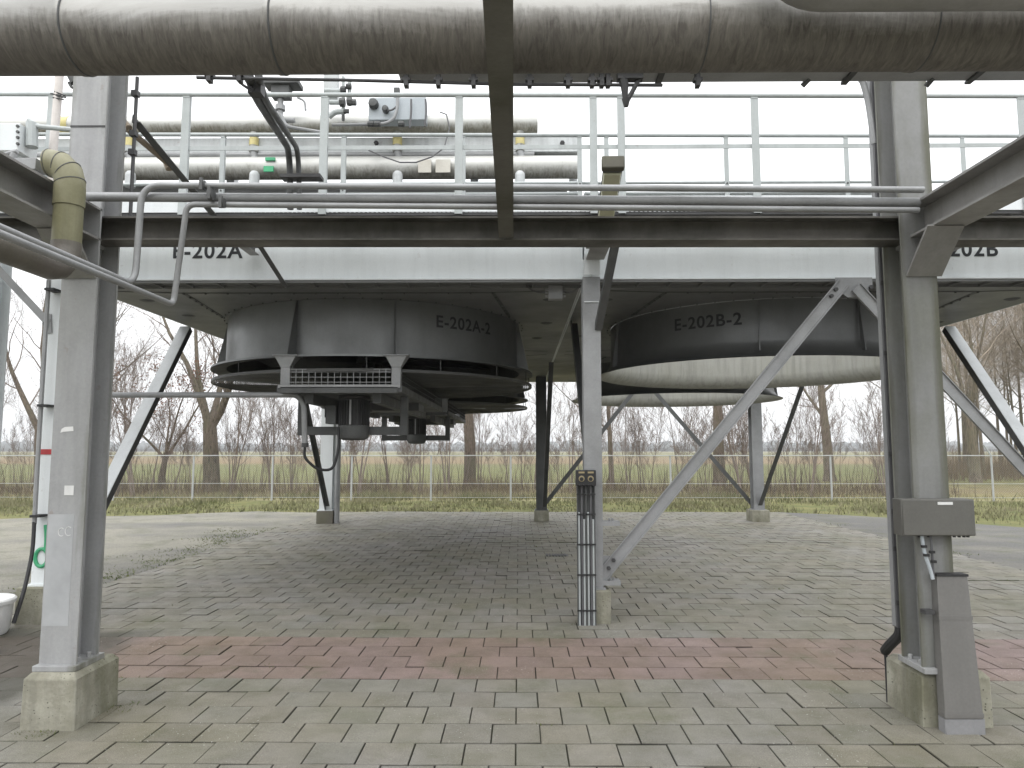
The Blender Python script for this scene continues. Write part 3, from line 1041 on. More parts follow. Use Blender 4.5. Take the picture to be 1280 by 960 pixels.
def railing(label, Y, zt, zm1, posts, mat, pw, bolts, tilt=0, x0=WX0, x1=WX1, mid_flat=False):
    t = thing('guard_railing', label, 'railing', (0, Y, 3.96))
    def zz(x, z):
        return z - x * tilt
    s = MB()
    s.tube([(x0, Y, zz(x0, zt)), (x1, Y, zz(x1, zt))], .021, 12)
    s.build('top_rail', mat, t)
    s = MB()
    if mid_flat:
        s.box((x0, Y + .012, zm1 - .02), (x1, Y + .02, zm1 + .02))
    else:
        s.tube([(x0, Y + .02, zm1), (x1, Y + .02, zm1)], .017, 10)
    s.build('mid_rail', mat, t)
    for X in posts:
        s = MB()
        s.angle((X - pw / 2, Y + .012, 3.93), (X - pw / 2, Y + .012, zz(X, zt) - .012), pw, .035, .006, up=(0, 1, 0)) if False else s.box((X - pw / 2, Y - .008, 3.93), (X + pw / 2, Y + .0, zz(X, zt) - .010))
        s.box((X + pw / 2 - .006, Y + .0005, 3.93), (X + pw / 2, Y + .03, zz(X, zt) - .012))
        s.box((X - pw / 2 + .006, Y - .012, zz(X, zt) - .03), (X + pw / 2 - .006, Y - .0085, zz(X, zt) - .008))
        p = s.build('post', mat, t)
        if bolts:
            s = MB()
            for z_ in (4.60, 4.54, 4.44, 4.40):
                s.bolt((X, Y - .008, z_), (0, -1, 0), .011, .008)
            s.build('bolts', M['galv_dark'], p)
    return t


railing('nearer white railing along the outer edge of the walkway, with broad posts', 6.43, 5.075, 4.575,
        [-8.2, -6.9, -5.62, -4.42, -3.14, -1.83, -.56, .70, .96, 2.21, 3.46, 4.69, 5.95, 7.2, 8.5], M['white_rail'], .072, False, .007, mid_flat=True)
railing('farther white railing with narrow bolted posts behind the nearer one', 7.45, 5.15, 4.62,
        [-8.1, -6.9, -5.65, -4.45, -3.22, -1.9, -.60, .66, .95, 2.24, 3.53, 4.78, 6.0, 7.3, 8.5], M['white_rail'], .05, True, .006)

# ------------------------------------------------------------------ air coolers
UZ, YF, YB = 3.58, 7.62, 19.3
RY = (10.62, 16.15)
RR, RH = 2.12, .70


def text_mesh(body, size):
    cu = bpy.data.curves.new('lettering', 'FONT')
    cu.body = body
    cu.size = size
    cu.extrude = 0
    cu.offset = size * .022
    cu.space_character = 1.12
    cu.align_x = 'CENTER'
    o = bpy.data.objects.new('tmp', cu)
    COL.objects.link(o)
    dg = bpy.context.evaluated_depsgraph_get()
    me = bpy.data.meshes.new_from_object(o.evaluated_get(dg))
    bpy.data.objects.remove(o)
    vs = [tuple(v.co) for v in me.vertices]
    fs = [tuple(p.vertices) for p in me.polygons]
    bpy.data.meshes.remove(me)
    return vs, fs


def ring_ribs(c, degs, mat, par, fans):
    for dg in degs:
        a = rad(dg)
        e = V((math.sin(a), -math.cos(a), 0))
        tn = V((math.cos(a), math.sin(a), 0)) * .006
        b0, t0, b1 = c + e * (RR + .014), c + e * (RR + .004), c + e * (RR + .185)
        zt, zb = UZ - .01, UZ - RH + .01
        if not fans:
            b1, zb = c + e * (RR + .11), UZ - RH + .06
            b0 = c + e * (RR + .035)
        pts = [V((t0.x, t0.y, zt)), V((b0.x, b0.y, zb)), V((b1.x, b1.y, zb))]
        q = c + e * (RR + .03)
        pts.append(V((q.x, q.y, zt)))
        s = MB()
        s.add([p - tn for p in pts] + [p + tn for p in pts], [(0, 1, 2, 3), (7, 6, 5, 4), (0, 4, 5, 1), (1, 5, 6, 2), (2, 6, 7, 3), (3, 7, 4, 0)])
        s.build('stiffener_rib', mat, par)


def cooler(label, x0, x1, word, wordx, ringword, ringdeg, fans):
    cx = (x0 + x1) / 2
    t = thing('air_cooler', label, 'air cooler', (cx, (YF + YB) / 2, UZ - RH))
    # girders all round
    s = MB()
    s.box((x0 + .004, YF, UZ), (x1 - .004, YF + .012, 4.55))
    s.box((x0 + .004, YF - .07, UZ - .0), (x1 - .004, YF - .001, UZ + .014))
    s.box((x0 + .004, YF - .07, 4.536), (x1 - .004, YF - .001, 4.55))
    fg = s.build('front_girder', M['white'], t)
    s = MB()
    s.box((x0, YF + .013, UZ + .0), (x0 + .012, YB, 4.55))
    s.box((x1 - .012, YF + .013, UZ + .0), (x1, YB, 4.55))
    s.box((x0 + .013, YB - .012, UZ), (x1 - .013, YB, 4.55))
    s.build('side_girder', M['white'], t)
    vs, fs = text_mesh(word, .235)
    s = MB()
    s.add([(wordx + v[0], YF - .003, v[1]) for v in vs], fs)
    lz = at(250, 322.5, YF).z
    for i in range(len(s.v)):
        s.v[i] = (s.v[i][0], s.v[i][1], s.v[i][2] + lz)
    s.build('lettering', M['letter'], fg, smooth=False, recalc=False)
    # stiff lip with small tabs below the girder
    s = MB()
    s.box((x0 + .01, YF - .06, UZ - .028), (x1 - .01, YF - .048, UZ - .0015))
    s.box((x0 + .01, YF + .19, UZ - .035), (x1 - .01, YF + .198, UZ - .0015))
    x = x0 + .25
    while x < x1 - .1:
        s.box((x, YF - .045, UZ - .03), (x + .010, YF + .188, UZ - .002))
        x += .345
    s.build('bottom_lip', M['under'], t)
    # plenum floor: two plates with round holes
    s = MB()
    half = (YB - YF) / 2
    for k, ry in enumerate(RY):
        ya, yb = YF + .014 + k * half, YF + .013 + (k + 1) * half - .014
        c = V((cx, ry, 0))
        n_ = 96
        ins, outs = [], []
        for i in range(n_):
            a = 2 * math.pi * i / n_
            e = V((math.sin(a), -math.cos(a), 0))
            ins.append(V((cx + e.x * RR, ry + e.y * RR, UZ)))
            tt = 1e9
            if e.x > 1e-6: tt = min(tt, (x1 - .014 - cx) / e.x)
            if e.x < -1e-6: tt = min(tt, (x0 + .014 - cx) / e.x)
            if e.y > 1e-6: tt = min(tt, (yb - ry) / e.y)
            if e.y < -1e-6: tt = min(tt, (ya - ry) / e.y)
            outs.append(V((cx + e.x * tt, ry + e.y * tt, UZ)))
        for (X_, Y_) in ((x0 + .014, ya), (x1 - .014, ya), (x1 - .014, yb), (x0 + .014, yb)):
            j = min(range(n_), key=lambda q: (outs[q] - V((X_, Y_, UZ))).length)
            outs[j] = V((X_, Y_, UZ))
        fs_ = [(i, (i + 1) % n_, n_ + (i + 1) % n_, n_ + i) for i in range(n_)]
        s.add(ins + outs, fs_)
        s.add([p + V((0, 0, .008)) for p in ins + outs], [f[::-1] for f in fs_])
    s.build('plenum_floor', M['under'], t, recalc=False)
    # seams with bolt heads on the underside
    s = MB()
    for k, ry in enumerate(RY):
        ya, yb = YF + .014 + k * half, YF + .013 + (k + 1) * half - .014
        q = RR * .73
        A = [(x0 + 1.0, ya + .55), (x1 - 1.0, ya + .55), (x1 - 1.0, yb - .45), (x0 + 1.0, yb - .45)]
        for i in range(4):
            p0, p1 = V((*A[i], UZ - .004)), V((*A[(i + 1) % 4], UZ - .004))
            if i % 2 == 0:
                s = MB()
                s.bar(p0, p1, .045, .005)
                nb = 14
                for b in range(nb + 1):
                    s.bolt(p0.lerp(p1, b / nb) + V((0, 0, -.002)), (0, 0, -1), .011, .012)
                s.build('bolted_seam', M['galv_dark'], t, smooth=False)
        for (X_, Y_), (sx, sy) in zip(A, ((-1, -1), (1, -1), (1, 1), (-1, 1))):
            p0 = V((X_, Y_, UZ - .004))
            p1 = V((cx + sx * q * 1.28, ry + sy * q * .62, UZ - .004))
            s = MB()
            s.bar(p0, p1, .045, .005)
            for b in range(8):
                s.bolt(p0.lerp(p1, b / 7) + V((0, 0, -.002)), (0, 0, -1), .013, .014)
            p2 = V((cx + sx * (x1 - x0) * .47, ry + sy * 2.55, UZ - .004))
            s.build('bolted_seam', M['galv_dark'], t, smooth=False)
            s = MB()
            s.bar(p0, p2, .03, .0035)
            s.build('corner_seam', M['galv_dark'], t, smooth=False)
        s = MB()
        for i in range(60):
            a = 2 * math.pi * i / 60
            s.bolt((cx + math.sin(a) * (RR + .05), ry - math.cos(a) * (RR + .05), UZ - .002), (0, 0, -1), .010, .012)
        s.build('bolt_circle', M['galv_dark'], t, smooth=False)
    for (X_, Y_) in ((x0 + .35, 8.6), (x0 + .4, 9.6), (x1 - .32, 8.6), (x1 - .3, 10.2), (x1 - .4, 11.6), (x0 + .3, 11.4)):
        q_ = MB()
        q_.lathe([(.0, -.016), (.05, -.016), (.09, -.001)], (X_, Y_, UZ), 14)
        q_.build('vent_plug', M['galv_dark'], t)
    for k, ry in enumerate(RY):
        c = V((cx, ry, 0))
        s = MB()
        s.lathe([(RR, UZ - .002), (RR + .012, UZ - RH)] + ([(RR + .20, UZ - RH - .004), (RR + .205, UZ - RH - .03)] if fans else []), c, 112) if fans else s.lathe([(RR, UZ - .002), (RR + .008, UZ - .50), (RR + .025, UZ - .58), (RR + .07, UZ - .655), (RR + .13, UZ - .70), (RR + .195, UZ - .722)], c, 112)
        rg = s.build('fan_ring', M['ring'], t, sharp=50, recalc=False)
        s = MB()
        s.lathe([(RR + .196, UZ - .730), (RR + .12, UZ - .712), (RR + .055, UZ - .665), (RR + .008, UZ - .59), (RR - .010, UZ - .50), (RR - .014, UZ + .012)] if not fans else [(RR + .20, UZ - RH - .032), (RR - .004, UZ - RH - .008), (RR - .014, UZ + .012)], c, 112)
        s.build('ring_lining', M['ring_in'] if not fans else M['dark'], rg, sharp=50, recalc=False)
        ring_ribs(c, (-16.5, 16.5, 78, -78, 163.5, 196.5), M['ring'], rg, fans)
        if k == 0:
            vs, fs = text_mesh(ringword, .212)
            s = MB()
            for v in vs:
                a = rad(ringdeg) + v[0] / RR
                z_ = UZ - .30 + v[1]
                r_ = RR + .004 + .012 * (UZ - z_) / RH
                s.v.append((cx + r_ * math.sin(a), ry - r_ * math.cos(a), z_))
            s.f = [f for f in fs]
            s.m = [0] * len(fs)
            s.build('lettering', M['letter'], rg, smooth=False, recalc=False)
        if not fans:
            continue
        # fan inside the ring
        s = MB()
        s.lathe([(0, 3.02), (.32, 3.03), (.34, 3.08), (.34, 3.2), (0, 3.2)], c, 24)
        s.tube([(cx, ry, 2.35), (cx, ry, 3.05)], .06, 10)
        fh = s.build('fan_hub', M['dark'], t)
        for b in range(6):
            a = rad(60 * b + 12)
            e, q = V((math.sin(a), -math.cos(a), 0)), V((math.cos(a), math.sin(a), 0))
            s = MB()
            vs_ = []
            for r_, w_, tw in ((.3, .14, 30), (.8, .24, 22), (1.5, .22, 15), (2.05, .17, 11)):
                for sx in (-1, 1):
                    for dz in (-.008, .008):
                        vs_.append(c + e * r_ + q * (sx * w_ * math.cos(rad(tw))) + V((0, 0, 3.12 + sx * w_ * math.sin(rad(tw)) + dz)))
            fs_ = []
            for i in range(3):
                o_ = i * 4
                fs_ += [(o_, o_ + 2, o_ + 6, o_ + 4), (o_ + 1, o_ + 5, o_ + 7, o_ + 3), (o_, o_ + 4, o_ + 5, o_ + 1), (o_ + 2, o_ + 3, o_ + 7, o_ + 6)]
            s.add(vs_, fs_ + [(0, 1, 3, 2), (12, 14, 15, 13)])
            s.build('fan_blade', M['dark'], fh)
        # wire guard below
        s = MB()
        gz = UZ - RH - .205
        GR = RR + .19
        r_ = .2
        while r_ < GR - .02:
            s.lathe([(r_ - .004, gz), (r_ + .004, gz), (r_ + .004, gz + .014), (r_ - .004, gz + .014)], c, 64, close=True)
            r_ += .030
        s.lathe([(GR - .03, gz - .006), (GR, gz - .006), (GR, gz + .03), (GR - .006, gz + .03), (GR - .006, gz), (GR - .03, gz)], c, 112, close=True)
        for i in range(72):
            a = 2 * math.pi * i / 72
            e = V((math.sin(a), -math.cos(a), 0))
            r0 = .2 if i % 4 == 0 else (.8 if i % 2 == 0 else 1.4)
            s.bar(c + e * r0 + V((0, 0, gz + .02)), c + e * (GR - .006) + V((0, 0, gz + .02)), .006, .008)
        gd = s.build('fan_guard', M['rod'], t, smooth=False, recalc=False)
        for i in range(16):
            a = 2 * math.pi * (i + .35) / 16
            e = V((math.sin(a), -math.cos(a), 0)) * (GR - .02)
            s = MB()
            s.tube([c + e + V((0, 0, gz)), c + e + V((0, 0, UZ - RH - .02))], .006, 5)
            s.build('guard_rod', M['rod'], gd)
        drive(t, cx, ry)
    return t


def drive(t, cx, ry):
    """motor bridge hung below one fan"""
    fx0, fx1 = cx - .66, cx + .66
    y0, y1 = ry - 2.30, ry + 2.25
    zt = UZ - RH
    fr = MB()
    tz = 2.455
    fr.box((fx0 - .08, y0 + .02, tz - .03), (fx1 + .08, y1, tz - .022))
    for X in (fx0 - .08, fx1 + .035):
        fr.box((X, y0 + .02, tz - .0215), (X + .045, y1, tz + .05))
    fr.box((fx0 - .03, y0 + .0, tz - .04), (fx1 + .03, y0 + .018, tz + .03))
    frame = fr.build('drive_frame', M['galv_dark'], t)
    for X in (fx0, fx1):
        for Y in (y0 + .10, y1 - .10):
            s = MB()
            s.box((X - .055, Y - .04, tz + .03), (X + .055, Y + .04, zt - .155))
            s.add([(X - .055, Y - .045, zt - .155), (X + .055, Y - .045, zt - .155), (X + .055, Y + .045, zt - .155), (X - .055, Y + .045, zt - .155),
                   (X - .125, Y - .06, zt - .022), (X + .125, Y - .06, zt - .022), (X + .125, Y + .14, zt - .022), (X - .125, Y + .14, zt - .022)],
                  [(3, 2, 1, 0), (4, 5, 6, 7), (0, 1, 5, 4), (1, 2, 6, 5), (2, 3, 7, 6), (3, 0, 4, 7)])
            s.box((X - .15, Y - .08, zt - .021), (X + .15, Y + .15, zt - .006))
            s.build('hanger_post', M['galv'], frame, bev=.003)
    # mesh guards round the frame
    s = MB()
    zb_, zt_ = tz + .045, tz + .245
    yy = y0 + .03
    k = 0
    x = fx0 + .06
    while x < fx1 - .05:
        s.box((x, yy, zb_), (x + .007, yy + .005, zt_))
        x += .076
    for z_ in (zb_ + .04, zb_ + .10, zb_ + .16, zt_ - .005):
        s.box((fx0 + .058, yy - .0055, z_), (fx1 - .058, yy - .0005, z_ + .007))
    s.box((fx0 - .06, yy - .03, tz + .02), (fx1 + .06, yy - .016, tz + .058))
    s.build('mesh_guard', M['galv'], frame, smooth=False)
    s = MB()
    for X in (fx0 - .06, fx1 + .06):
        y = y0 + .1
        while y < y1:
            s.box((X, y, zb_), (X + .006, y + .006, zt_))
            y += .085
        for z_ in (zb_ + .06, zb_ + .13, zt_):
            s.box((X + .0065, y0 + .05, z_), (X + .012, y1 - .05, z_ + .006))
    s.build('mesh_guard', M['rod'], frame, smooth=False)
    s = MB()                                               # drip tray / inner beams along the bridge
    for X in (fx0 + .25, fx1 - .25):
        s.box((X - .05, y0 + .2, tz - .15), (X + .05, y1 - .2, tz - .032))
    s.box((fx0, ry - .3, tz - .14), (fx1, ry + .3, tz - .031))
    s.build('bridge_beam', M['galv_dark'], frame)
    my = y0 + .72
    s = MB()
    for X in (fx0 + .02, fx1 - .0):
        s.box((X - .045, my - .05, 1.93), (X + .045, my + .05, tz - .032))
    s.box((fx0 - .02, my - .055, 1.935), (fx1 + .04, my - .051, 2.04))
    s.box((fx0 - .02, my + .051, 1.935), (fx1 + .04, my + .06, 2.04))
    s.box((fx0 - .02, my - .051, 1.935), (fx1 + .04, my + .051, 1.943))
    s.build('motor_hanger', M['galv_dark'], frame, bev=.004)
    mm = MB()
    mc = V((cx + .04, my - .09, 0))
    mm.lathe([(0, tz - .04), (.20, tz - .04), (.20, tz - .07), (.165, tz - .08), (.165, 2.03), (0, 2.03)], mc, 32)
    for i in range(28):
        a = 2 * math.pi * i / 28
        e = V((math.sin(a), -math.cos(a), 0))
        mm.bar(mc + e * .178 + V((0, 0, 2.05)), mc + e * .178 + V((0, 0, tz - .09)), .006, .03, up=e)
    mo = mm.build('motor', M['dark'], frame)
    s = MB()
    s.lathe([(0, 1.865), (.13, 1.868), (.175, 1.89), (.192, 1.93), (.192, 2.05), (.17, 2.055)], mc, 32)
    s.build('motor_fan_cowl', M['galv_dark'], frame)
    s = MB()
    s.box((mc.x - .33, mc.y - .12, 2.07), (mc.x - .2, mc.y + .08, 2.30))
    s.box((mc.x - .34, mc.y - .13, 2.15), (mc.x - .33, mc.y + .09, 2.30))
    s.build('terminal_box', M['galv_dark'], frame, bev=.008)
    s = MB()
    s.box((mc.x - .012, mc.y - .215, 2.06), (mc.x + .012, mc.y - .197, tz - .09))
    s.build('motor_bracket', M['galv'], frame)
    s = MB()
    s.lathe([(0, 2.26), (.26, 2.27), (.28, 2.30), (0, 2.30)], V((cx - .18, ry - .8, 0)), 24)
    s.build('pulley', M['dark'], frame)
    return frame


A = cooler('left air cooler lettered E-202A, with fan guards and motors slung below', -4.93, .70, 'E-202A', -3.42, 'E-202A-2', 42.5, True)
B = cooler('right air cooler lettered E-202B, with open empty fan rings', .714, 6.33, 'E-202B', 4.83, 'E-202B-2', -33.5, False)
s = MB()
s.box((-4.91, YF + .03, 4.25), (.68, YB - .03, 4.5))
s.build('tube_bundle', M['dark'], A)

# ------------------------------------------------------------------ cooler legs and braces
def leg(label, X, Y, top, fw, fh, fm, size=.18, extra=None):
    t = thing('support_column', label, 'column', (X, Y, 0))
    s = MB()
    s.ibeam((X, Y, fh + .02), (X, Y, top), size, size, .008, .012, up=(0, 1, 0))
    s.box((X - size * .62, Y - size * .62, fh), (X + size * .62, Y + size * .62, fh + .0195))
    s.build('shaft', M['galv'] if extra is None else extra, t)
    s = MB()
    s.box((X - fw, Y - fw, -.02), (X + fw, Y + fw, fh))
    s.build('footing', fm, t, bev=.012)
    return t


NL = leg('pale column behind the left front column, marked with red tape and green paint', -4.90, 7.5, UZ - .003, .19, .36, M['concrete'], .20, M['white'])
NC = leg('middle support column behind the pair of cable stands', .77, 7.52, UZ - .003, .16, .33, M['concrete'], .185)
leg('near right support column past the cabinet column, just outside the view', 6.25, 7.52, UZ - .003, .16, .33, M['concrete'], .185)
FL = leg('far left white support column on a dark footing under the left cooler', -4.62, 17.3, UZ - .003, .20, .30, M['concrete_dark'], .30, M['white'])
FC = leg('far middle support column beyond the cable stands', .56, 17.9, UZ - .003, .18, .26, M['concrete'], .26, M['galv_dark'])
FR = leg('far right support column seen behind the long front brace', 5.88, 17.8, UZ - .003, .22, .28, M['concrete'], .26)
s = MB()
s.box((.69, 7.41, 3.30), (.85, 7.416, 3.31))
s.ibeam((.77, 7.42, UZ), (.77, 7.42, 3.78), .17, .16, .008, .012, up=(0, 1, 0))
s.build('head_stub', M['white'], NC)
for z_ in (1.0, .40):
    s = MB()
    s.box((.86, 7.44, z_), (1.04, 7.6, z_ + .012))
    s.box((.86, 7.432, z_ - .03), (1.04, 7.4395, z_ + .015))
    s.bolt((.94, 7.5, z_ + .012), (0, 0, 1), .012, .03)
    s.bolt((.97, 7.5, z_ + .012), (0, 0, 1), .012, .03)
    s.build('shelf_plate', M['galv'], NC)
s = MB()
s.box((-4.998, 7.394, 1.70), (-4.81, 7.399, 1.755))
s.build('red_tape', M['red'], NL)
s = MB()                                                   # green spray mark: a stroke ending in a loop
yy = 7.395
s.tube(fillet([at(57, 656, yy), at(58, 672, yy), at(57, 690, yy)], .1, 4), .018, 6)
c_ = at(52, 697, yy)
s.tube([(c_.x + .065 * math.cos(q), yy, c_.z + .09 * math.sin(q)) for q in [rad(a) for a in range(60, 421, 24)]], .020, 6)
s.build('green_spray_mark', M['green'], NL)
s = MB()
s.tube([(-4.36, 17.2, .0), (-4.36, 17.2, 2.9)], .07, 10)
tag(s.build('drain_pipe', M['galv']), 'vertical grey pipe beside the far left white support column', 'pipe')


def brace(label, p0, p1, a=.10, b=.10, mat='galv', up=(0, 1, 0), plates=()):
    t = thing('diagonal_brace', label, 'brace', (V(p0) if p0[2] < p1[2] else V(p1)))
    s = MB()
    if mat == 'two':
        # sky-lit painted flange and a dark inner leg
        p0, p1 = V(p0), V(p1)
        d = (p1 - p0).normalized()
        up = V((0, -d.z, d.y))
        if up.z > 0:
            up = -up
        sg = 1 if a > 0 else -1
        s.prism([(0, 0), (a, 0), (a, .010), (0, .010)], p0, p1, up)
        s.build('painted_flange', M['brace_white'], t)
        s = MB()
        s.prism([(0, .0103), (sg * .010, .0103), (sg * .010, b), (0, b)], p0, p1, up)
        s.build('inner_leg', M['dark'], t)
        return t
    if mat == 'channel':
        p0, p1 = V(p0), V(p1)
        h, f = abs(a), b
        s.prism([(0, 0), (h, 0), (h, -f), (h - .008, -f), (h - .008, -.008), (.008, -.008), (.008, -f), (0, -f)] if a > 0 else
                [(0, 0), (-h, 0), (-h, -f), (-h + .008, -f), (-h + .008, -.008), (-.008, -.008), (-.008, -f), (0, -f)], p0, p1, up)
        s.build('channel_bar', M['galv'], t)
        return t
    s.angle(p0, p1, a, b, .009, up)
    s.build('angle_bar', M[mat], t)
    return t


def gusset(par, pts, thick_dir, t=.006, mat='galv', bolts=()):
    s = MB()
    d = V(thick_dir) * t
    n_ = len(pts)
    P_ = [V(p) for p in pts]
    s.add([p - d for p in P_] + [p + d for p in P_], [tuple(range(n_)), tuple(range(2 * n_ - 1, n_ - 1, -1))] + [(i, (i + 1) % n_, n_ + (i + 1) % n_, n_ + i) for i in range(n_)])
    for b in bolts:
        s.bolt(V(b) - d, -V(thick_dir), .02, .02)
    s.build('gusset_plate', M[mat], par)


AP = V((3.555, 7.46, 3.53))
b1 = brace('long front brace rising from the middle footing to the cooler edge', (.885, 7.47, .40), (AP.x - .055, 7.47, AP.z - .05), .125, .03, 'channel', up=(0, 1, 0))
gusset(b1, [(3.37, 7.48, 3.575), (3.76, 7.48, 3.575), (3.76, 7.48, 3.50), (3.66, 7.48, 3.36), (3.49, 7.48, 3.36), (3.37, 7.48, 3.46)], (0, 1, 0), mat='galv')
s = MB()
for (x, z_) in ((3.36, 3.44), (3.31, 3.37)):
    s.bolt((x, 7.46, z_), (0, -1, 0), .022, .025)
for (x, z_) in ((.95, .62), (.90, .54)):
    s.bolt((x + .02, 7.462, z_), (0, -1, 0), .022, .025)
s.build('bolts', M['dark'], b1)
gusset(b1, [(.86, 7.49, .66), (.86, 7.49, .40), (.95, 7.49, .44), (1.04, 7.49, .66)], (0, 1, 0))
b2 = brace('front brace descending behind the cabinet column to the right', (AP.x + .06, 7.45, AP.z - .03), (6.1, 7.45, .62), -.125, .03, 'channel', up=(0, 1, 0))
s = MB()
for (x, z_) in ((3.72, 3.46), (3.80, 3.37)):
    s.bolt((x, 7.44, z_), (0, -1, 0), .022, .025)
s.build('bolts', M['dark'], b2)
brace('white and black side brace under the left cooler beside the left front column', (-4.76, 10.15, UZ - .05), (-4.76, 7.62, .40), -.15, .10, 'two')
brace('far dark side brace meeting the far left white column', (-4.62, 14.6, UZ - .05), (-4.62, 17.2, .36), .10, .10, 'galv_dark', up=(1, 0, 0))
brace('white and black side brace under the right cooler at the right edge of the view', (6.17, 10.25, UZ - .05), (6.17, 7.62, .40), .15, .10, 'two')
brace('far side brace meeting the far right support column', (6.12, 14.8, UZ - .05), (5.95, 17.7, .36), .10, .10, 'galv_dark', up=(-1, 0, 0))
brace('dark brace leaning against the middle support column from behind', (.74, 10.1, UZ - .03), (.76, 7.7, .95), .14, .10, 'galv_dark', up=(1, 0, 0))
brace('far dark brace rising away from the far middle support column', (.62, 14.6, UZ - .03), (.58, 17.7, .36), .10, .10, 'galv_dark', up=(1, 0, 0))
brace('far rear brace rising right from the far middle column foot', (.68, 17.95, .36), (3.18, 17.95, UZ - .1), .10, .08, 'galv_dark', up=(0, 1, 0))
brace('far rear brace falling right to the far right column foot', (3.27, 17.95, UZ - .1), (5.82, 17.95, .45), -.10, .08, 'galv_dark', up=(0, 1, 0))
kb = brace('dark knee brace under the walkway against the middle support column', (.80, 7.40, 3.0), (.90, 6.62, 3.76), .075, .075, 'galv_dark', up=(1, 0, 0))
kb2 = brace('slim dark knee brace under the walkway right of the E-202A lettering', (-2.56, 7.60, 3.51), (-2.56, 6.55, 3.80), .05, .05, 'galv_dark', up=(1, 0, 0))
s = MB()
s.ibeam((.80, 6.5, 3.80), (.80, 7.33, 3.80), .19, .13, .008, .012)
tag(s.build('bracket_beam', M['beam_side']), 'short brown beam end carrying the walkway over the middle support column', 'beam')

# cable stands at the middle column
for k, (px, lb) in enumerate(((728, 'left one of two upright cable stands topped with a black connector'), (739.5, 'right one of two upright cable stands topped with a black connector'))):
    t = thing('cable_stand', lb, 'cable stand', (at(px, 770, 7.3).x, 7.3, 0))
    X = t.location.x
    w_ = .046
    s = MB()
    s.box((X - w_, 7.33, -.01), (X + w_, 7.337, 1.50))
    s.box((X - w_, 7.29, -.01), (X - w_ + .006, 7.3295, 1.50))
    s.box((X + w_ - .006, 7.29, -.01), (X + w_, 7.3295, 1.50))
    s.build('channel', M['galv_dark'], t)
    for j, (dx, mt, ht) in enumerate(((-.026, 'white_rail', 1.12), (.004, 'cable', 1.45), (.027, 'white_rail', 1.05))):
        s = MB()
        s.tube([(X + dx, 7.305, -.01), (X + dx, 7.305, ht)], .0115, 8)
        s.build('cable', M[mt], t)
    for z_ in (.15, .5, .8, 1.1, 1.3):
        s = MB()
        s.box((X - w_ - .003, 7.284, z_ - .008), (X + w_ + .003, 7.292, z_ + .008))
        s.build('strap', M['black'], t)
    s = MB()
    s.box((X - .055, 7.25, 1.385), (X + .055, 7.36, 1.545))
    s.build('connector_box', M['black'], t, bev=.008)
    s = MB()
    s.box((X - .03, 7.2465, 1.512), (X + .03, 7.2495, 1.53))
    s.lathe([(0, 0), (.03, 0), (.034, .012)], (X, 7.248, 1.458), 16, axis='y')
    s.build('label_plate', M['brass'], t)
    s = MB()
    s.lathe([(0, -.008), (.018, -.008), (.02, 0)], (X, 7.247, 1.455), 16, axis='y')
    s.bolt((X - .022, 7.244, 1.395), (0, -1, 0), .008)
    s.bolt((X + .022, 7.244, 1.395), (0, -1, 0), .008)
    s.build('socket', M['black'], t)

# small box under the plenum by the middle column
jx = thing('junction_box', 'small grey junction box with cables under the cooler edge beside the middle column', 'junction box', (.43, 7.85, 3.4))
s = MB()
a, b = at(685.5, 356.5, 7.8), at(703.5, 373.5, 7.8)
s.box((a.x, 7.8, b.z), (b.x, 7.9, a.z))
s.build('body', M['galv'], jx, bev=.004)
s = MB()
s.tube(fillet([(a.x - .02, 7.85, b.z + .08), (a.x - .16, 7.85, b.z + .09), (a.x - .25, 7.75, UZ - .02)], .08), .010, 8)
s.tube(fillet([(b.x + .02, 7.85, b.z + .08), (b.x + .10, 7.8, b.z + .07), (.72, 7.62, UZ - .02)], .08), .010, 8)
s.build('cable', M['cable'], jx)
s = MB()
for z_ in (.04, .08, .11):
    s.tube([(a.x - .035, 7.85, b.z + z_), (a.x + .002, 7.85, b.z + z_)], .013, 8)
    s.tube([(b.x - .002, 7.85, b.z + z_), (b.x + .035, 7.85, b.z + z_)], .013, 8)
s.build('cable_gland', M['galv'], jx)

# conduit to the first motor and the looping cable
cl = thing('motor_conduit', 'grey conduit crossing from the left and dropping beside the fan motor', 'conduit', (-3.5, 8.6, 2.4))
s = MB()
s.tube(fillet([(-4.92, 8.56, 2.41), (-2.68, 8.56, 2.41), (-2.60, 8.58, 2.30), (-2.58, 8.6, 1.79)], .25, 8), .034, 12)
s.build('conduit', M['galv'], cl)
s = MB()
c0, c1 = at(382, 566, 8.6), at(421, 536, 8.75)
s.tube(fillet([(-2.58, 8.6, 1.80), at(380, 572, 8.6), at(396, 587, 8.62), at(416, 588, 8.66), at(424, 560, 8.72), (mx := at(423, 534, 8.78))], .12, 8), .017, 10)
s.build('cable', M['black'], cl)
for px in (383,):
    s = MB()
    s.tube([(-2.58, 8.6, 1.78), (-2.58, 8.6, 1.83)], .042, 10)
    s.build('conduit_end', M['dark'], cl)

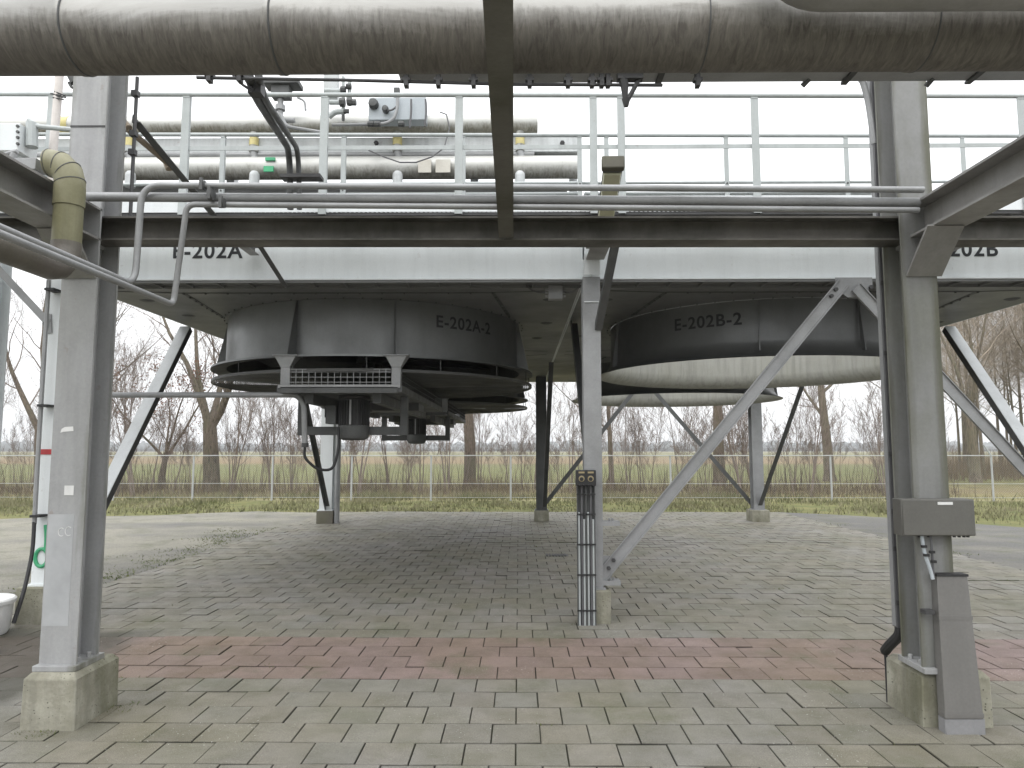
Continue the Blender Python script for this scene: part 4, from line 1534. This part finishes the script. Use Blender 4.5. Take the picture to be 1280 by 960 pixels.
# ------------------------------------------------------------------ piping above the left cooler
HY = 8.6
hp = thing('header_pipe', 'long upper header pipe with stained cladding and a blunt right end', 'pipe', at(420, 152, HY))
e = at(672, 156, HY)
s = MB()
s.lathe([(0, -7.5), (.112, -7.5), (.112, -.015), (.105, 0), (0, 0)], (e.x, HY, e.z + .01), 32, axis='x')
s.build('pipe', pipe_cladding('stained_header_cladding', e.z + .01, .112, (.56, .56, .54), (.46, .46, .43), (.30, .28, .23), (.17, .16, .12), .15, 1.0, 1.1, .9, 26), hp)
for px in (163, 318, 497, 650):
    p = at(px, 165, HY)
    s = MB()
    s.tube([(p.x, HY, e.z - .09), (p.x, HY, e.z - .34)], .055, 14)
    nz = s.build('nozzle', M['cladding_small'], hp)
    s = MB()
    s.tube([(p.x, HY, e.z - .16), (p.x, HY, e.z - .26)], .058, 14)
    s.build('yellow_band', M['yellow'], nz)
    s = MB()
    s.tube([(p.x, HY, e.z - .34), (p.x + .03, HY, e.z - .48)], .045, 12)
    s.build('reducer', M['galv'], nz)
s = MB()
p, q = at(75, 150, HY), at(90, 150, HY)
s.tube([(p.x, HY, e.z + .01), (q.x, HY, e.z + .01)], .118, 24)
s.build('yellow_band', M['yellow'], hp)

mp = thing('manifold_pipe', 'lower stained manifold pipe with white dome fittings on it', 'pipe', at(420, 210, HY))
e2 = at(725, 209, HY)
s = MB()
s.lathe([(0, -7.9), (.14, -7.9), (.14, 0), (0, 0)], (e2.x, HY, e2.z), 32, axis='x')
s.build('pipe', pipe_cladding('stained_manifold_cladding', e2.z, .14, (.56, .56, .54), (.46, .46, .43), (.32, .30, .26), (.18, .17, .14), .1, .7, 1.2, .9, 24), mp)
for px in (163, 318, 497, 650):
    p = at(px, 222, HY - .16)
    s = MB()
    s.tube([(p.x, HY - .16, p.z - .12), (p.x, HY - .16, p.z + .02)], .062, 14)
    s.lathe([(.062, 0), (.058, .03), (.04, .055), (0, .066)], (p.x, HY - .16, p.z + .02), 14)
    s.build('dome_fitting', M['white_top'], mp)
s = MB()
p, q = at(523, 200, HY - .16), at(563, 216, HY - .16)
s.box((p.x, HY - .175, q.z), (p.x + .16, HY - .16, p.z))
s.box((q.x - .18, HY - .175, q.z), (q.x, HY - .16, p.z))
s.build('name_plate', weathered('faded_plates', (.6, .58, .52), (.4, .36, .3), .5), mp)
s = MB()
p = at(336, 211, HY - .15)
s.box((p.x - .06, HY - .165, p.z - .04), (p.x + .06, HY - .14, p.z + .03))
s.build('green_label', M['green'], mp)
s = MB()
p = at(338, 199, HY - .15)
s.box((p.x - .06, HY - .165, p.z - .02), (p.x + .06, HY - .14, p.z + .02))
s.build('green_label', M['green'], mp)

wb = thing('header_box', 'long white header beam between the two stained pipes', 'beam', at(420, 180, HY))
a, b = at(640, 169, HY - .02), at(725, 187, HY - .02)
s = MB()
s.box((-7.6, HY + .03, b.z), (b.x, HY + .25, a.z))
s.build('channel', M['white_top'], wb)
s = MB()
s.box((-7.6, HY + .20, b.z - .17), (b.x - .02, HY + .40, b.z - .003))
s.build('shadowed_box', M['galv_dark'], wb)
s = MB()
a, b = at(640, 224, HY + .2), at(640, 250, HY + .2)
s.box((-7.6, HY + .2, 4.56), (b.x + .7, HY + .6, 5.12))
s.build('bundle_box', M['under'], wb)
for px in (470, 703, 745):
    p = at(px, 178, HY)
    s = MB()
    if px < 745:
        s.bolt((p.x, HY + .03, p.z), (0, -1, 0), .03, .03)
        s.build('plug', M['black'], wb)
# pipe stands reach down to the cooler top
for px in (270, 590, 720):
    p = at(px, 200, HY)
    s = MB()
    s.box((p.x - .05, HY + .45, 4.55), (p.x + .05, HY + .6, 5.6))
    s.build('stand', M['white_top'], wb)

for (py, r_, lb) in ((163, .022, 'thin pale pipe right under the stained header pipe'), (191, .03, 'thin grey pipe in the gap below the white header beam')):
    q0, q1 = at(-200, py, HY + .02), at(668, py + 2, HY + .02)
    s = MB()
    s.tube([(-7.6, HY + .02, q1.z + .015), (q1.x, HY + .02, q1.z)], r_, 10)
    tag(s.build('service_pipe', M['white_top'] if py < 180 else M['galv']), lb, 'pipe')
cbx = thing('control_box', 'pale blue grey control box with gauges standing on the header pipe', 'control box', at(497, 140, 8.3))
a, b = at(461, 124, 8.3), at(532, 149.5, 8.3)
s = MB()
s.box((a.x, 8.3, b.z), (b.x, 8.48, a.z + .02))
s.build('body', M['bluegrey'], cbx, bev=.006)
for (px, py, r_) in ((467, 130, .06), (482, 137, .04)):
    p = at(px, py, 8.27)
    s = MB()
    s.lathe([(0, -.09), (r_ * .8, -.085), (r_, -.06), (r_, 0)], (p.x, 8.3, p.z), 18, axis='y')
    s.build('gauge', M['galv_dark'], cbx)
s = MB()
p = at(496, 116, 8.35)
s.box((p.x - .035, 8.33, p.z - .06), (p.x + .035, 8.40, p.z + .06))
s.build('top_fitting', M['galv_dark'], cbx)
for pts in ([(497, 120), (497, 135), (492, 150), (480, 155), (415, 156)], [(514, 124), (514, 140), (512, 160)], [(532, 124), (533, 140), (531, 158)], [(482, 138), (490, 138), (497, 132)]):
    s = MB()
    s.tube(fillet([at(x, y, 8.24) for x, y in pts], .08, 4), .012 if pts[0][0] != 497 else .020, 8)
    s.build('tubing', M['galv'] if pts[0][0] == 497 else M['cable'], cbx)
s = MB()
for px in (470, 524):
    p = at(px, 152, 8.4)
    s.box((p.x - .03, 8.36, e.z + .08), (p.x + .03, 8.44, b.z + .01))
s.build('foot', M['galv_dark'], cbx)
s = MB()
for px in (462, 470, 500):
    p = at(px, 155, 8.22)
    s.tube([(p.x - .02, 8.22, p.z), (p.x + .05, 8.22, p.z)], .035, 8)
s.build('tube_union', M['galv_dark'], cbx)

vl = thing('control_valve', 'small grey valve with a flat actuator on the header pipe, left of the sloping bend', 'valve', at(353, 140, 8.3))
a = at(353, 108, 8.3)
s = MB()
s.box((a.x - .21, 8.2, a.z - .005), (a.x + .22, 8.42, a.z + .055))
s.box((a.x - .12, 8.24, a.z - .15), (a.x + .10, 8.38, a.z - .0055))
s.build('actuator', M['galv_dark'], vl, bev=.005)
s = MB()
s.tube([(a.x - .02, 8.31, a.z - .16), (a.x - .02, 8.31, a.z - .52)], .035, 10)
s.tube([(a.x - .02, 8.31, a.z - .24), (a.x - .02, 8.31, a.z - .30)], .06, 10)
s.tube([(a.x - .02, 8.31, a.z - .40), (a.x - .02, 8.31, a.z - .44)], .06, 10)
s.tube([(a.x - .1, 8.31, a.z - .43), (a.x + .16, 8.31, a.z - .43)], .03, 8)
s.build('stem', M['galv'], vl)
s = MB()
s.tube(fillet([at(351, 143, 8.24), at(357, 158, 8.24), at(400, 165, 8.24)], .3, 6), .022, 8)
s.tube(fillet([at(372, 122, 8.24), at(381, 126, 8.24), at(382, 138, 8.24)], .06, 5), .014, 8)
s.build('tubing', M['galv'], vl)
s = MB()
s.tube([at(351, 156, 8.3), at(351, 168, 8.5)], .028, 8)
s.build('valve_foot', M['galv'], vl)

pv_ = thing('instrument_piping', 'cluster of small white valves and tubing above the walkway left of the control box', 'valves', at(430, 130, 8.2))
s = MB()
s.tube([at(406, 114, 8.2), at(430, 115, 8.2)], .04, 10)
s.tube([at(412, 128, 8.2), at(428, 128, 8.2)], .03, 10)
s.tube(fillet([at(411, 146, 8.2), at(418, 140, 8.2), at(432, 139, 8.2)], .1, 5), .035, 10)
s.tube([at(429, 96, 8.2), at(429, 138, 8.2)], .02, 8)
s.tube([at(437, 100, 8.2), at(437, 132, 8.2)], .024, 8)
s.build('tubing', M['white_rail'], pv_)
for (px, py, r_) in ((429, 112, .04), (437, 127, .05), (428, 128, .055), (436, 108, .035), (442, 128, .04), (433, 139, .03)):
    s = MB()
    p = at(px, py, 8.17)
    s.tube([p + V((-.03, 0, 0)), p + V((.03, 0, 0))], r_, 8)
    s.build('valve_body', M['galv_dark'], pv_)
s = MB()
p = at(412, 100, 8.25)
s.box((p.x - .07, 8.25, p.z - .25), (p.x + .10, 8.32, p.z + .2))
s.build('back_plate', M['white_top'], pv_)
s = MB()
s.tube([at(429, 134, 8.2), at(429, 150, 8.45)], .02, 8)
s.build('tapping', M['galv'], pv_)

cw = thing('signal_cable', 'thin grey cable sagging from the white header beam above the walkway', 'cable', at(540, 200, 8.3))
s = MB()
pts = [at(461, 188, 8.42), at(480, 196, 8.3), at(500, 203, 8.28), at(520, 203, 8.28), at(540, 196, 8.3), at(555, 185, 8.36), at(562, 160, 8.4), at(558, 143, 8.4), at(550, 140, 8.45)]
s.tube(pts, .009, 6)
s.build('cable', M['cable'], cw)

# ------------------------------------------------------------------ things at the left edge
lp = thing('support_post', 'pale bolted steel post at the far left edge with a diagonal brace', 'post', (-5.62, 7.6, 0))
s = MB()
s.ibeam((-5.72, 7.6, -.02), (-5.72, 7.6, 4.0), .20, .2, .008, .012, up=(0, 1, 0))
s.build('shaft', M['white'], lp)
s = MB()
for z_ in (3.3, 3.0, 2.7, 2.4, 2.0):
    s.bolt((-5.65, 7.5, z_), (0, -1, 0), .015, .015)
s.build('bolts', M['galv_dark'], lp)
br = brace('short grey brace bar from the far left post to the pale column', (-5.60, 7.38, 3.67), (-5.0, 7.38, 3.06), .075, .03, 'galv', up=(0, 1, 0))
gusset(br, [(-5.07, 7.392, 3.2), (-4.95, 7.392, 3.18), (-4.93, 7.392, 2.98), (-5.0, 7.392, 2.97)], (0, 1, 0))
s = MB()
s.bolt((-4.995, 7.385, 3.07), (0, -1, 0), .025, .025)
s.build('bolts', M['dark'], br)
vc = thing('vertical_conduit', 'thin vertical conduit with black clips and a black cable at the far left', 'conduit', (-5.1, 7.3, .3))
s = MB()
s.tube([at(61, 350, 7.3), at(48, 560, 7.3), at(43, 655, 7.3)], .022, 8)
s.build('conduit', M['galv'], vc)
s = MB()
s.tube(fillet([at(43, 650, 7.3), at(41, 690, 7.25), at(30, 740, 7.1), at(17, 779, 7.0)], .5, 5), .019, 8)
s.build('cable', M['black'], vc)
for (px, py) in ((54, 507), (45, 645), (63, 362)):
    s = MB()
    p = at(px, py, 7.29)
    s.box((p.x - .04, 7.25, p.z - .012), (p.x + .06, 7.4, p.z + .012))
    s.build('clip', M['black'], vc)
bk = thing('plastic_tub', 'white plastic tub with a lid at the lower left edge', 'tub', (-5.02, 6.9, 0))
s = MB()
s.lathe([(0, .0), (.22, .0), (.245, .04), (.265, .31), (0, .31)], (-5.13, 6.9, 0), 28)
s.build('body', M['white_plastic'], bk)
s = MB()
s.lathe([(.267, .285), (.285, .29), (.287, .32), (.27, .335), (0, .345)], (-5.13, 6.9, 0), 28)
s.build('lid', M['white_plastic'], bk)
s = MB()
a = at(10, 792, 6.3)
s.box((-4.85, 6.2, -.01), (-4.52, 6.34, .11))
tag(s.build('timber_block', M['dark'], bev=.01), 'small dark block on the paving below the white tub', 'block')

ul = thing('rail_post', 'pinkish white upright tube lashed to the railing left of the left column', 'post', at(68, 200, 6.3))
s = MB()
s.tube([at(75, 88, 6.3), at(66, 192, 6.3), at(64, 262, 6.3)], .036, 12)
s.build('tube', weathered('pinkish_white_paint', (.64, .60, .57), (.5, .46, .43), .5), ul)
s = MB()
for k in range(5):
    p = at(70 + k * 1.5, 117 + (k % 3) * 2.5, 6.27)
    s.tube([p + V((-.05, 0, .02 * (k % 2))), p + V((.05, 0, -.02))], .007, 5)
s.build('wire_lashing', M['dark'], ul)
fx = thing('white_cabinet', 'white bolted cabinet with a tube behind the rack beam at the upper left edge', 'cabinet', at(10, 175, 6.0))
s = MB()
a, b = at(-60, 154, 6.0), at(22, 188, 6.0)
s.box((a.x, 6.0, b.z), (b.x, 6.25, a.z))
s.box((a.x, 6.05, 3.96), (b.x - .05, 6.2, b.z - .001))
s.build('body', M['white'], fx, bev=.005)
s = MB()
for py in (158, 165, 172, 180):
    p = at(24, py, 6.0)
    s.bolt((p.x - .01, 6.0, p.z), (0, -1, 0), .014, .012)
s.build('bolts', M['galv_dark'], fx)
s = MB()
s.tube(fillet([at(36, 150, 6.1), at(46, 158, 6.1), at(90, 162, 6.1)], .1, 5), .022, 10)
s.tube([at(40, 154, 6.1), at(40, 184, 6.1)], .05, 10)
s.build('tube', M['white_rail'], fx)

# drain in the paving
dgr = MB()
c_ = at(697, 694, 12.0)
for k in range(7):
    dgr.box((.45 + k * .05, 11.95, -.005), (.45 + k * .05 + .03, 12.18, .012))
dgr.box((.42, 11.92, -.012), (.82, 12.21, -.002))
tag(dgr.build('drain_grate', M['dark'], smooth=False), 'small dark drain grate in the paving left of the cable stands', 'drain')

# ------------------------------------------------------------------ fence
fn = thing('chain_link_fence', 'galvanised chain-link fence along the grass verge', 'fence', (0, 25.55, 0))
FH, FY = 1.56, 25.55
for k in range(-9, 10):
    X = -.29 + k * 2.84
    s = MB()
    s.tube([(X, FY, -.1), (X, FY, FH)], .034, 10)
    if k in (6,):
        s.tube([(X, FY, FH - .01), (X - .25, FY, FH + .38)], .026, 8)
    s.build('fence_post', M['fence'], fn)
s = MB()
x0, x1 = -.29 - 9 * 2.84, -.29 + 9 * 2.84
s.tube([(x0, FY - .03, FH - .02), (x1, FY - .03, FH - .02)], .020, 6)
s.tube([(x0, FY - .03, .55), (x1, FY - .03, .55)], .009, 5)
s.tube([(x0, FY - .03, .06), (x1, FY - .03, .06)], .007, 5)
s.build('tension_wire', M['fence'], fn)
s = MB()
x = x0
z0, z1 = .03, FH - .03
while x < x1:
    for d_ in (1, -1):
        xa, xb = x, x + d_ * (z1 - z0)
        s.prism([(-.0009, -.0006), (.0009, -.0006), (0, .0011)], (xa, FY - .03 + d_ * .002, z0), (xb, FY - .03 + d_ * .002, z1), up=(0, 1, 0))
    x += .085
s.build('chain_link_mesh', M['fence'], fn, smooth=False, recalc=False)

# ------------------------------------------------------------------ trees
class Tree:
    def __init__(s, seed):
        s.r = random.Random(seed)
        s.trunk, s.crown, s.tips = MB(), MB(), []

    def limb(s, p, d, length, r0, lvl, maxl, spread=.8, up=.15, kids=7, wob=.16, rmin=.0045):
        R_ = s.r
        n_ = (12, 9, 7, 5, 4, 3)[lvl]
        pts, rs = [p.copy()], [r0]
        d = d.normalized()
        w_ = wob * (8 / (n_ + 3))
        for i in range(n_):
            d = (d + V((R_.gauss(0, w_), R_.gauss(0, w_), R_.gauss(0, w_) + up * (.35 if lvl else .2)))).normalized()
            p = p + d * (length / n_)
            pts.append(p.copy())
            rs.append(max(rmin, r0 * (1 - .86 * ((i + 1) / n_) ** .85)))
        mb = s.trunk if lvl <= (1 if maxl >= 3 else 0) else s.crown
        mb.tube(pts, rs, 8 if lvl == 0 else (6 if lvl == 1 else 3), lvl == 0)
        if lvl >= maxl:
            s.tips.append((pts[-1], pts[-2]))
            return
        k_ = int(kids * R_.uniform(.8, 1.25))
        t0 = .28 if lvl == 0 else .16
        for k in range(k_):
            t = t0 + (.98 - t0) * (k + R_.random()) / k_
            i = min(n_ - 1, int(t * n_))
            f = t * n_ - i
            q = pts[i].lerp(pts[i + 1], f)
            rr_ = rs[i] + (rs[i + 1] - rs[i]) * f
            ax = (pts[i + 1] - pts[i]).normalized()
            o = ax.orthogonal().normalized()
            o = Matrix.Rotation(R_.random() * 6.283, 3, ax) @ o
            nd = (ax * R_.uniform(.45, .9) + o * spread * R_.uniform(.6, 1.25) + V((0, 0, up))).normalized()
            s.limb(q, nd, length * R_.uniform(.34, .62) * (1 - .45 * t if lvl else 1 - .35 * t), max(rmin, rr_ * R_.uniform(.32, .55)), lvl + 1, maxl, spread, up, max(3, kids - 1), wob * 1.1, rmin)

    def fork(s, p, height, r0, n_, maxl, spread, split, kids):
        """short bole, then several big limbs"""
        R_ = s.r
        top = p + V((R_.gauss(0, .12), R_.gauss(0, .1), split))
        mid = p.lerp(top, .5) + V((R_.gauss(0, .05), 0, 0))
        s.trunk.tube([p + V((0, 0, -.3)), p + V((0, 0, .1)), p + V((0, 0, .5)), mid, top + V((0, 0, .1))], [r0 * 1.6, r0 * 1.22, r0 * 1.04, r0 * .95, r0 * .8], 12)
        a0 = R_.random() * .8
        for k in range(n_):
            a = a0 + 6.283 * (k + R_.random() * .4) / n_
            d = V((math.cos(a) * spread, math.sin(a) * spread * .7, 1))
            s.limb(top - V((0, 0, .25)), d, (height - split) * R_.uniform(.8, 1.05), r0 * R_.uniform(.42, .58), 1, maxl, .8, .16, kids, .13)

    def objs(s, root, bark, twig):
        a = s.trunk.build('trunk', bark, root, recalc=False, sharp=70)
        b = s.crown.build('crown', twig, root, recalc=False, smooth=False) if s.crown.v else None
        return a, b


def tree(label, X, Y, kind, seed, group=None, bark='bark', twig='twig', h=11, r=.3, **k):
    t = thing('bare_tree' if kind != 'sapling' else 'sapling', label, 'tree', (X, Y, -.1), group)
    T_ = Tree(seed)
    p = V((X, Y, -.1))
    if kind == 'fork':
        T_.fork(p, h, r, k.get('n', 4), 4, k.get('spread', .55), k.get('split', 2.6), k.get('kids', 6))
    elif kind == 'pole':
        T_.trunk.tube([p + V((0, 0, -.3)), p + V((0, 0, .4))], [r * 1.4, r * 1.0], 10)
        T_.limb(p, V((0, 0, 1)), h, r, 0, k.get('maxl', 3), k.get('spread', .8), .12, k.get('kids', 11), .035)
    elif kind == 'sapling':
        ns = k.get('n', 3)
        for q in range(ns):
            a = T_.r.random() * 6.283
            T_.limb(p + V((math.cos(a) * .12, math.sin(a) * .1, 0)), V((math.cos(a) * .16, math.sin(a) * .16, 1)), h * T_.r.uniform(.6, 1), r * T_.r.uniform(.6, 1), 0, 3, .65, .2, 8, .07, .004)
    T_.objs(t, M[bark], M[twig])
    if k.get('leaves'):
        lf = MB()
        for (a, b) in T_.tips:
            for q in range(k['leaves']):
                c = a.lerp(b, T_.r.random()) + V((T_.r.gauss(0, .12), T_.r.gauss(0, .12), T_.r.gauss(0, .12)))
                u = V((T_.r.gauss(0, 1), T_.r.gauss(0, 1), T_.r.gauss(0, 1))).normalized() * .055
                w_ = u.orthogonal().normalized() * .035
                lf.add([c - u, c + w_, c + u, c - w_], [(0, 1, 2, 3)])
        lf.build('leaves', M['leaf'], t, recalc=False, smooth=False)
    return t


tree('thick-trunked bare tree forking low, left of the fan guards', -14.1, 32.8, 'fork', 5, bark='bark_pale', h=12, r=.36, n=4, split=3.0, spread=.55, kids=8)
tree('bare tree with a stout straight trunk between the fan motors and the middle column', -2.5, 36.5, 'fork', 9, h=12, r=.30, n=3, split=3.9, spread=.42, kids=8)
tree('tall bare tree with a clear upright trunk right of the far right support column', 17.9, 41.5, 'pole', 12, bark='bark_pale', h=13, r=.34, kids=11, spread=.95)
tree('bare tree partly hidden behind the long front brace', 10.3, 37.0, 'fork', 15, h=11, r=.30, n=3, split=4.0, spread=.4, kids=8)
tree('small bare oak still holding withered brown leaves', -17.3, 34.6, 'fork', 21, h=7.2, r=.15, n=4, split=1.6, spread=.7, kids=7, leaves=2)
tree('wide bare tree at the left edge beyond the fence', -26.8, 40.0, 'fork', 27, h=13, r=.36, n=4, split=3.0, spread=.6, kids=8)
tree('bare tree with many thin limbs left of the left column', -22.8, 38, 'pole', 31, h=11, r=.2, kids=12, spread=.9)
tree('slim bare tree behind the fence under the left fan guard', -9.2, 36, 'pole', 33, h=10, r=.15, kids=11, spread=.7)
tree('slim bare tree behind the fence right of the middle column', 4.7, 36.5, 'pole', 37, h=10, r=.15, kids=11, spread=.7)

# saplings and hedge stems behind the fence: six kinds, then copies
protos = []
for i in range(6):
    protos.append(tree('thin bare sapling in the hedge strip behind the fence', -30 - i * 1.1, 30.5 + (i % 3), 'sapling', 50 + i, 'bare saplings behind the fence', bark='twig', h=3.0 + i * .5, r=.018 + .004 * i, n=1 + i % 3))
rs_ = random.Random(5)
for k in range(105):
    X = -23 + 40 * (k + rs_.random()) / 105
    o = copy_tree(protos[rs_.randrange(6)])
    o.location = (X, rs_.uniform(28.5, 35.5), -.2)
    o.rotation_euler = (0, 0, rs_.random() * 6.283)
    s_ = rs_.uniform(.75, 1.25)
    o.scale = (s_, s_, s_ * rs_.uniform(.9, 1.2))

ub = MB()
rb = random.Random(8)
for k in range(13000):
    X = rb.uniform(-34, 19)
    Y = 28.2 + rb.random() * 6.5
    q = noise.noise((X * .35, Y * .4, 5))
    if rb.random() > .6 + q:
        continue
    h = rb.uniform(.12, .62) * (1 + .8 * q) * (.6 if Y < 29 else 1)
    a = rb.random() * 6.283
    dx, dy = math.cos(a) * .011, math.sin(a) * .011
    tx, ty = rb.gauss(0, .3) * h, rb.gauss(0, .3) * h
    m_ = (X + tx * .4, Y + ty * .4, h * .55 - .15)
    ub.add([(X - dx, Y - dy, -.16), (X + dx, Y + dy, -.16), (m_[0] + dx * .7, m_[1] + dy * .7, m_[2]), (X + tx, Y + ty, h - .15), (m_[0] - dx * .7, m_[1] - dy * .7, m_[2])], [(0, 1, 2, 3, 4)])
tag(ub.build('undergrowth', M['brush'], smooth=False, recalc=False), 'tangled brown undergrowth of brambles behind the fence', 'undergrowth', kind='stuff')
ub = MB()
for k in range(3600):
    X = rb.uniform(-30, 19)
    Y = rb.uniform(28.4, 35)
    q = noise.noise((X * .6, Y * .4, 9))
    if rb.random() > .55 + q:
        continue
    h = rb.uniform(.6, 1.7) * (1 + .5 * q)
    w_ = rb.uniform(.004, .009)
    tx, ty = rb.gauss(0, .16) * h, rb.gauss(0, .16) * h
    a = rb.random() * 6.283
    dx, dy = math.cos(a) * w_, math.sin(a) * w_
    bx, by = rb.gauss(0, .07), rb.gauss(0, .07)
    ub.add([(X - dx, Y - dy, -.16), (X + dx, Y + dy, -.16), (X + tx * .5 + bx + dx, Y + ty * .5 + by + dy, h * .5), (X + tx, Y + ty, h), (X + tx * .5 + bx - dx, Y + ty * .5 + by - dy, h * .5)], [(0, 1, 2, 4), (4, 2, 3)])
tag(ub.build('dead_stems', M['stem'], smooth=False, recalc=False), 'thin dark dead stems standing in the undergrowth behind the fence', 'stems', kind='stuff')

# the wood at the right: two kinds, then copies
w0 = tree('stout bare tree at the front of the wood on the right, above the fence corner', 25.3, 40.0, 'fork', 61, 'bare trees of the wood on the right', bark='bark_pale', twig='twig_wood', h=13, r=.27, n=4, split=4.2, spread=.4, kids=9)
w1 = tree('slender bare tree standing among others in the wood on the right', 29.0, 45, 'pole', 63, 'bare trees of the wood on the right', bark='bark_pale', twig='twig_wood', h=13, r=.13, kids=14, spread=.8, maxl=3)
w2 = tree('slender bare tree standing among others in the wood on the right', 27.0, 49, 'pole', 67, 'bare trees of the wood on the right', bark='bark_pale', twig='twig_wood', h=14, r=.16, kids=14, spread=.9, maxl=3)
rw = random.Random(19)
for k in range(38):
    o = copy_tree((w1, w2)[k % 2])
    Y = 44 + 34 * rw.random()
    X = Y * rw.uniform(.58, .93) + 1
    o.location = (X, Y, -.1)
    o['label'] = 'slender bare tree standing among others in the wood on the right'
    o.rotation_euler = (0, 0, rw.random() * 6.283)
    s_ = rw.uniform(.85, 1.25)
    o.scale = (s_, s_, s_)
wu = MB()
for k in range(7000):
    Y = rw.uniform(41, 70)
    X = Y * rw.uniform(.52, 1.0) + 1
    h = rw.uniform(.3, 2.2)
    a = rw.random() * 6.283
    dx, dy = math.cos(a) * .018, math.sin(a) * .018
    wu.add([(X - dx, Y - dy, -.1), (X + dx, Y + dy, -.1), (X + rw.gauss(0, .2), Y, h)], [(0, 1, 2)])
tag(wu.build('wood_undergrowth', M['brush'], smooth=False, recalc=False), 'brown brush between the trunks of the wood on the right', 'undergrowth', kind='stuff')

# far tree belt on the horizon
fb = MB()
rf = random.Random(77)
for k in range(2200):
    X = rf.uniform(-1100, 1100)
    Y = 760 + rf.uniform(-60, 120) + 120 * noise.noise((X * .004, 1, 1))
    h = rf.uniform(5, 11) * (1 + .5 * noise.noise((X * .006, 7, 0)))
    r_ = rf.uniform(3, 8)
    seg = [(r_ * .5, -1), (r_ * rf.uniform(.8, 1.1), h * .35), (r_ * rf.uniform(.7, 1.0), h * .7), (r_ * rf.uniform(.2, .5), h * .95), (0, h)]
    fb.lathe(seg[::-1], (X, Y, 0), 7)
tag(fb.build('far_trees', M['far_wood'], smooth=False, recalc=False), 'hazy belt of trees far off along the horizon', 'tree belt', kind='stuff')

# ------------------------------------------------------------------ damp air
hz_ = MB()
hz_.box((-4300, -80, -1.5), (4300, 6300, 22))
hm = bpy.data.materials.new('damp_winter_air')
hm.use_nodes = True
hn = hm.node_tree
hn.nodes.clear()
ho = hn.nodes.new('ShaderNodeOutputMaterial')
hv = hn.nodes.new('ShaderNodeVolumePrincipled')
hv.inputs['Color'].default_value = (.97, .98, 1, 1)
hv.inputs['Density'].default_value = .0005
hn.links.new(hv.outputs[0], ho.inputs['Volume'])
tag(hz_.build('haze', hm, smooth=False), kind='stuff')

# ------------------------------------------------------------------ light
SUN_EL, SUN_AZ = rad(52), rad(200)
w = bpy.data.worlds.new('World')
SC.world = w
w.use_nodes = True
nt = w.node_tree
bg = nt.nodes['Background']
sky = nt.nodes.new('ShaderNodeTexSky')
sky.sky_type = 'NISHITA'
sky.sun_disc = False
sky.sun_elevation = SUN_EL
sky.sun_rotation = SUN_AZ
sky.dust_density = 2
sky.air_density = 1
hs = nt.nodes.new('ShaderNodeHueSaturation')
hs.inputs['Saturation'].default_value = .10
nt.links.new(sky.outputs[0], hs.inputs['Color'])
mx = nt.nodes.new('ShaderNodeMix')                          # an even overcast veil over the clear sky
mx.data_type = 'RGBA'
mx.inputs[0].default_value = .88
tcw = nt.nodes.new('ShaderNodeTexCoord')
sxw = nt.nodes.new('ShaderNodeSeparateXYZ')
nt.links.new(tcw.outputs['Generated'], sxw.inputs[0])
W = NT(nt)
lum = W.math('MULTIPLY', W.math('ADD', W.math('MULTIPLY', W.math('MAXIMUM', sxw.outputs[2], 0), 2.0), 1.0), 3.3)
cn = nt.nodes.new('ShaderNodeTexNoise')
cn.inputs['Scale'].default_value = 2.2
cn.inputs['Detail'].default_value = 6
mpw = nt.nodes.new('ShaderNodeMapping')
mpw.inputs['Scale'].default_value = (1, 1, 3.5)
nt.links.new(tcw.outputs['Generated'], mpw.inputs['Vector'])
nt.links.new(mpw.outputs[0], cn.inputs['Vector'])
lum = W.math('MULTIPLY', lum, W.math('ADD', W.math('MULTIPLY', W.math('SUBTRACT', cn.outputs['Fac'], .5), .5), 1.0))
cbw = nt.nodes.new('ShaderNodeCombineXYZ')
nt.links.new(W.math('MULTIPLY', lum, .985), cbw.inputs[0])
nt.links.new(lum, cbw.inputs[1])
nt.links.new(W.math('MULTIPLY', lum, 1.02), cbw.inputs[2])
nt.links.new(cbw.outputs[0], mx.inputs[7])
nt.links.new(hs.outputs[0], mx.inputs[6])
nt.links.new(mx.outputs[2], bg.inputs[0])
bg.inputs[1].default_value = .15
sd = bpy.data.lights.new('sun', 'SUN')
sd.energy = .5
sd.angle = rad(60)
sd.color = (1, .97, .93)
so = bpy.data.objects.new('sun', sd)
COL.objects.link(so)
# sun_rotation is measured clockwise from +Y seen from above
dirv = V((math.sin(SUN_AZ) * math.cos(SUN_EL), math.cos(SUN_AZ) * math.cos(SUN_EL), math.sin(SUN_EL)))
so.rotation_euler = dirv.to_track_quat('Z', 'Y').to_euler()
so.location = (0, -10, 30)

vs_ = SC.view_settings
vs_.view_transform = 'Standard'
vs_.look = 'None'
vs_.exposure = 1.1
vs_.gamma = 1
vs_.use_curve_mapping = False
SC.cycles.max_bounces = 8
SC.cycles.diffuse_bounces = 5
SC.cycles.use_denoising = True
